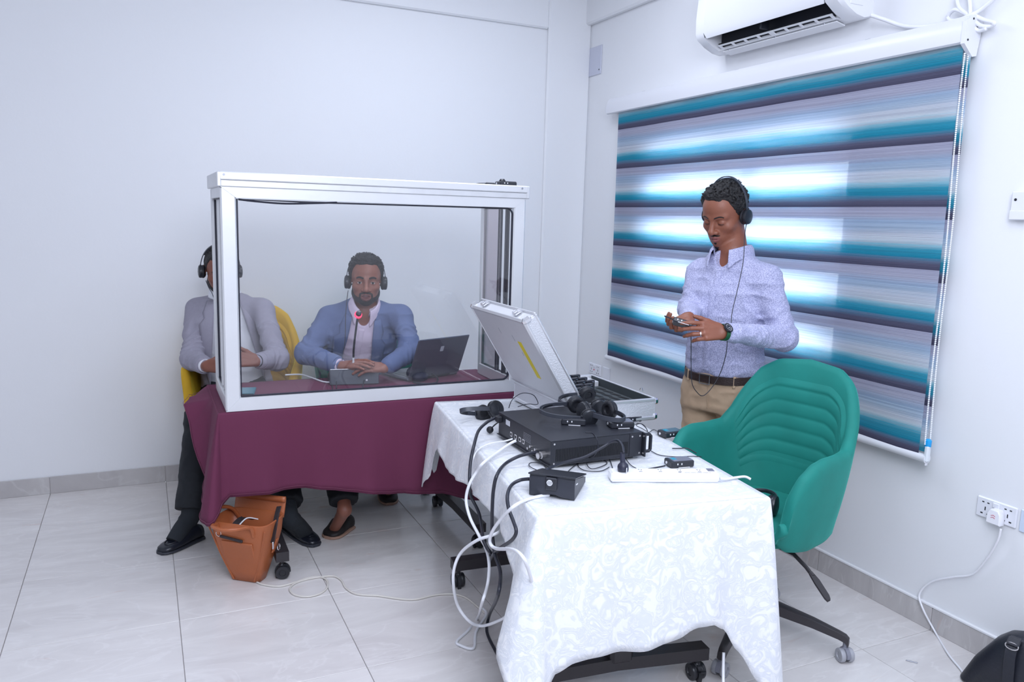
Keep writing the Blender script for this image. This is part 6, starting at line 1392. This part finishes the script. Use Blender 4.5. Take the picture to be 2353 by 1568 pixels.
    for sg in (-1, 1):
        G = []
        for q in np.linspace(0, 1, 16):
            z = zt_*(.97-(.97-c['lap'])*q); xi = np.interp(z, [p[0]*zt_ for p in oz], [p[1] for p in oz])
            wl = np.interp(q, [0, .16, .20, .235, .3, .7, 1], [.036, .060, .048, .074, .070, .045, .004]); row = []
            for k in range(6):
                xx = xi-.004+wl*k/5; e_ = .010+.004*math.sin(math.pi*k/5); row.append(O+B@np.array([c.get('ox', 0)+sg*xx, front_y(JS, xx, z, 0)+e_-.004*(k == 5), z]))
            G.append(row)
        o = wobj('lapel', MB().grid(np.array(G) if sg > 0 else np.array(G)[:, ::-1]), c['mjack'], jk, org, smooth=50); md = o.modifiers.new('thick', 'SOLIDIFY'); md.thickness = .004; md.offset = 0
    for i in (0, 1):
        d = (el[i]-wr[i]); d /= np.linalg.norm(d); wobj('cuff', MB().lathe([(.030, .012), (.034, .013), (.036, .035), (.038, .075), (.03, .09)], wr[i], d, 20), c['mshirt'], st, org, smooth=60)
        wobj('cuff', MB().lathe([(.039, .028), (.0445, .029), (.047, .05), (.049, .085), (.04, .10)], wr[i], d, 20), c['mjack'], jk, org, smooth=60)
        for k in range(3): pass
    # trousers
    lo, hi = bb(O-.24, O+.22, *kn, *an, m=.11); lo[2] = .05; t = Vox(lo, hi, .0085)
    torso(t, O-u*0, B, [(-.12, .172, .115, .13), (0, .176, .118, .13), (.10, .166, .118, .12)], .0, 2.3, .02, -.10, .09)
    cuts = []
    for i in (0, 1):
        hm = an[i]+(kn[i]-an[i])*c.get('hem', (.2, .2))[i]; t.cap(hip[i], kn[i], .098, .084, .04); t.cap(kn[i], hm, .083, .074, .03); ud = (kn[i]-an[i])/np.linalg.norm(kn[i]-an[i]); cuts.append((hm+np.array([0, 0, -.02]), ud, an[i]))
    t.noise(fold_noise(.006, (13, 13, 20), 8))
    for hm, ud, a_ in cuts:
        l_, h_ = bb(hm, a_, m=.115); h_[2] = hm[2]+.04; t.put(lambda X, Y, Z, hm=hm, ud=ud: -((X-hm[0])*ud[0]+(Y-hm[1])*ud[1]+(Z-hm[2])*ud[2]), l_, h_, .004, 0, 'i')
    vobj('trousers', t, m_blacktr, root)
    for i in (0, 1):
        ht = c['foot'][i]; a = np.array(ht[0]); b = np.array(ht[1]); shoe(root, a, b, c['mshoe'], c['msole'], name='shoe', w=c.get('sw', .048), h=c.get('sh_h', .066), h2=.094)
        if c.get('sock', True):
            top = an[i]+(kn[i]-an[i])*(c.get('hem', (.2, .2))[i]+.06); d = (top-an[i]); L = np.linalg.norm(d); d /= L
            fm = np.array([a[0]*.35+b[0]*.65, a[1]*.35+b[1]*.65, .035]); sk_ = wobj('sock', MB().tube(spline([fm, an[i]*.5+fm*.5+np.array([0, 0, .006]), an[i], an[i]+d*.05, an[i]+d*(L+.06)], 6), [.041]*9+[.046]*8+[.044]*8, 18), m_sock, root, org, smooth=60)
            for h in (.75, .95): wobj('sock_stripe', MB().lathe([(.0415, -.0025), (.0462, -.002), (.0462, .002), (.0415, .0025)], an[i]+d*L*h, d, 20, caps=False), m_btn, sk_, org)
    return root, HO, HB_, hs, J, B, JS, O, N
zlM = [(-.11, -.075), (-.06, -.06), (-.03, -.02), (-.005, -.012), (.015, .004), (.035, .036), (.05, .070), (.08, .092), (.11, .098)]
mO = (-1.805, -.50, .60)
mN = at(838, 705, 4.25)
cM = dict(O=mO, neck=mN, f=(-.22, -.975, 0), hf=(-.235, -.965, -.05), head=at(841, 645, 4.19), hs=1.06, kw=dict(open_eyes=True, mouth=.010, full=1.05), roll=.02, seed=1,
    sh=[at(757, 728, 4.28), at(922, 722, 4.28)], el=[at(703, 812, 4.18), at(944, 808, 4.22)], wr=[at(786, 842, 4.04), at(884, 846, 4.05)],
    tgt=[at(835, 833, 3.98), at(832, 842, 3.99)], bk=[_up*.9-_fw*.55, _up*.8-_fw*.7], ts=[_fw*1.0-_up*.1, _fw*1.0+_up*.1],
    curl=[[(.15, .3, .2)]*4, [(.25, .45, .3)]*4], hip=[(-1.90, -.52, .60), (-1.71, -.52, .60)], kn=[(-1.98, -.92, .585), (-1.62, -.90, .585)], an=[at(792, 1172, 3.87), np.array((-1.63, -.66, .085))],
    foot=[(onz(803, 1212, 0)[:2], onz(752, 1240, 0)[:2]), ((-1.62, -.60), (-1.66, -.86))], hem=(.10, .13), sock=False,
    skin=skin('skin_dark', (.26, .10, .066), (.17, .06, .055)), label='seated man in a blue jacket with headphones speaking behind the booth glass',
    hair=(.019, .014, zlM, 110, 11), mshirt=m_pshirt, mjack=m_bluej, open=((-.3, .115), (.0, .105), (.3, .094), (.6, .082), (.85, .066), (1.0, .062)), lap=.22, wide=1.04, jw=.004,
    mshoe=mat('black_suede_shoe', (.012, .009, .009), .6), msole=mat('tan_sole', (.36, .22, .16), .6), cgap=24, sw=.054, sh_h=.080)
M_ = seated(cM)
HO, HB_, hs = M_[1:4]
headphones('headphones', 'black headphones worn by the man in the blue jacket', HO+HB_@np.array([0, -.012, -.012])*hs, HB_, w=.092*hs, hb=.150*hs, cup=.036, thick=.015)
thin('cord', [at(800, 668, 4.10), at(797, 690, 4.06), at(794, 730, 4.05), at(793, 780, 4.02), at(788, 815, 3.98), at(786, 828, 3.95)], 'thin black cord hanging down the blue jacket from the headphones', .002)
zlL = [(-.11, -.075), (-.06, -.06), (-.03, -.02), (-.005, -.012), (.015, .0), (.035, .03), (.05, .060), (.08, .080), (.11, .086)]
lO = (-2.41, -.44, .60); lN = at(517, 680, 4.36)
cL = dict(O=lO, neck=lN, f=(-.05, -1, 0), hf=(.0, -.95, -.30), head=at(507, 622, 4.28), hs=1.04, kw=dict(open_eyes=True), seed=5,
    sh=[at(453, 708, 4.36), at(603, 708, 4.33)], el=[at(442, 826, 4.20), at(637, 826, 4.15)], wr=[at(474, 842, 3.98), at(592, 830, 3.99)],
    tgt=[at(530, 838, 3.93), at(545, 825, 3.93)], bk=[-_fw*.8+_up*.3, -_fw*.8+_up*.3], ts=[_up, _up], curl=[[(.3, .5, .4)]*4, [(.4, .6, .4)]*4],
    hip=[(-2.51, -.45, .60), (-2.31, -.45, .60)], kn=[at(466, 962, 4.05), np.array((-2.27, -.84, .565))], an=[at(437, 1188, 3.88), at(664, 1190, 3.75)],
    foot=[(onz(462, 1236, 0)[:2], onz(366, 1276, 0)[:2]), (onz(652, 1212, 0)[:2], onz(728, 1258, 0)[:2])], hem=(.10, .14),
    skin=skin('skin_deep', (.23, .082, .052), (.18, .06, .055)), label='seated man in a light grey jacket with headphones, half hidden behind the booth post',
    hair=(.006, .004, zlL, 140, 5), mshirt=m_wshirt, mjack=m_greyj, open=((-.3, .17), (.0, .155), (.3, .13), (.6, .10), (.85, .075), (1.0, .062)), lap=.15, wide=1.02,
    mshoe=m_blackshoe, msole=m_darksole, cgap=18)
L_ = seated(cL)
HO, HB_, hs = L_[1:4]
headphones('headphones', 'black headphones worn by the man in the light grey jacket', HO+HB_@np.array([0, -.012, -.010])*hs, HB_@rotm(.12, 0, 0), w=.094*hs, hb=.148*hs, cup=.035, thick=.014)
thin('cord', [at(473, 645, 4.2), at(480, 662, 4.18), at(488, 676, 4.17), at(494, 700, 4.14), at(497, 740, 4.10)], 'thin dark cord hanging from the headphones over the grey jacket', .0018)
org = np.array(L_[0].location)
O, B, JS = L_[7], L_[5], L_[6]
p = O+B@np.array([-.112, front_y(JS, .112, .43*1.0, 0)+.010, .43]); wobj('lapel_pin', MB().lathe([(.009, 0), (.009, .002), (.003, .003)], p, B[:, 1], 14), mat('gold_pin', (.75, .60, .30), .3, .8), L_[0], org)
wl_ = np.array(cL['wr'][1]); d = np.array(cL['el'][1])-wl_; d /= np.linalg.norm(d); wobj('watch', MB().lathe([(.029, -.004), (.0325, -.004), (.0335, .010), (.0325, .022), (.029, .022)], wl_, d, 20), m_blk2, L_[0], org)
ph = tag(wobj('smartphone', MB().box(at(530, 838, 3.90), (.072, .009, .135), .004, frame([-.1, .5, .55], [1, 0, 0])), m_blk2), 'phone held by the man in the light grey jacket', 'phone')
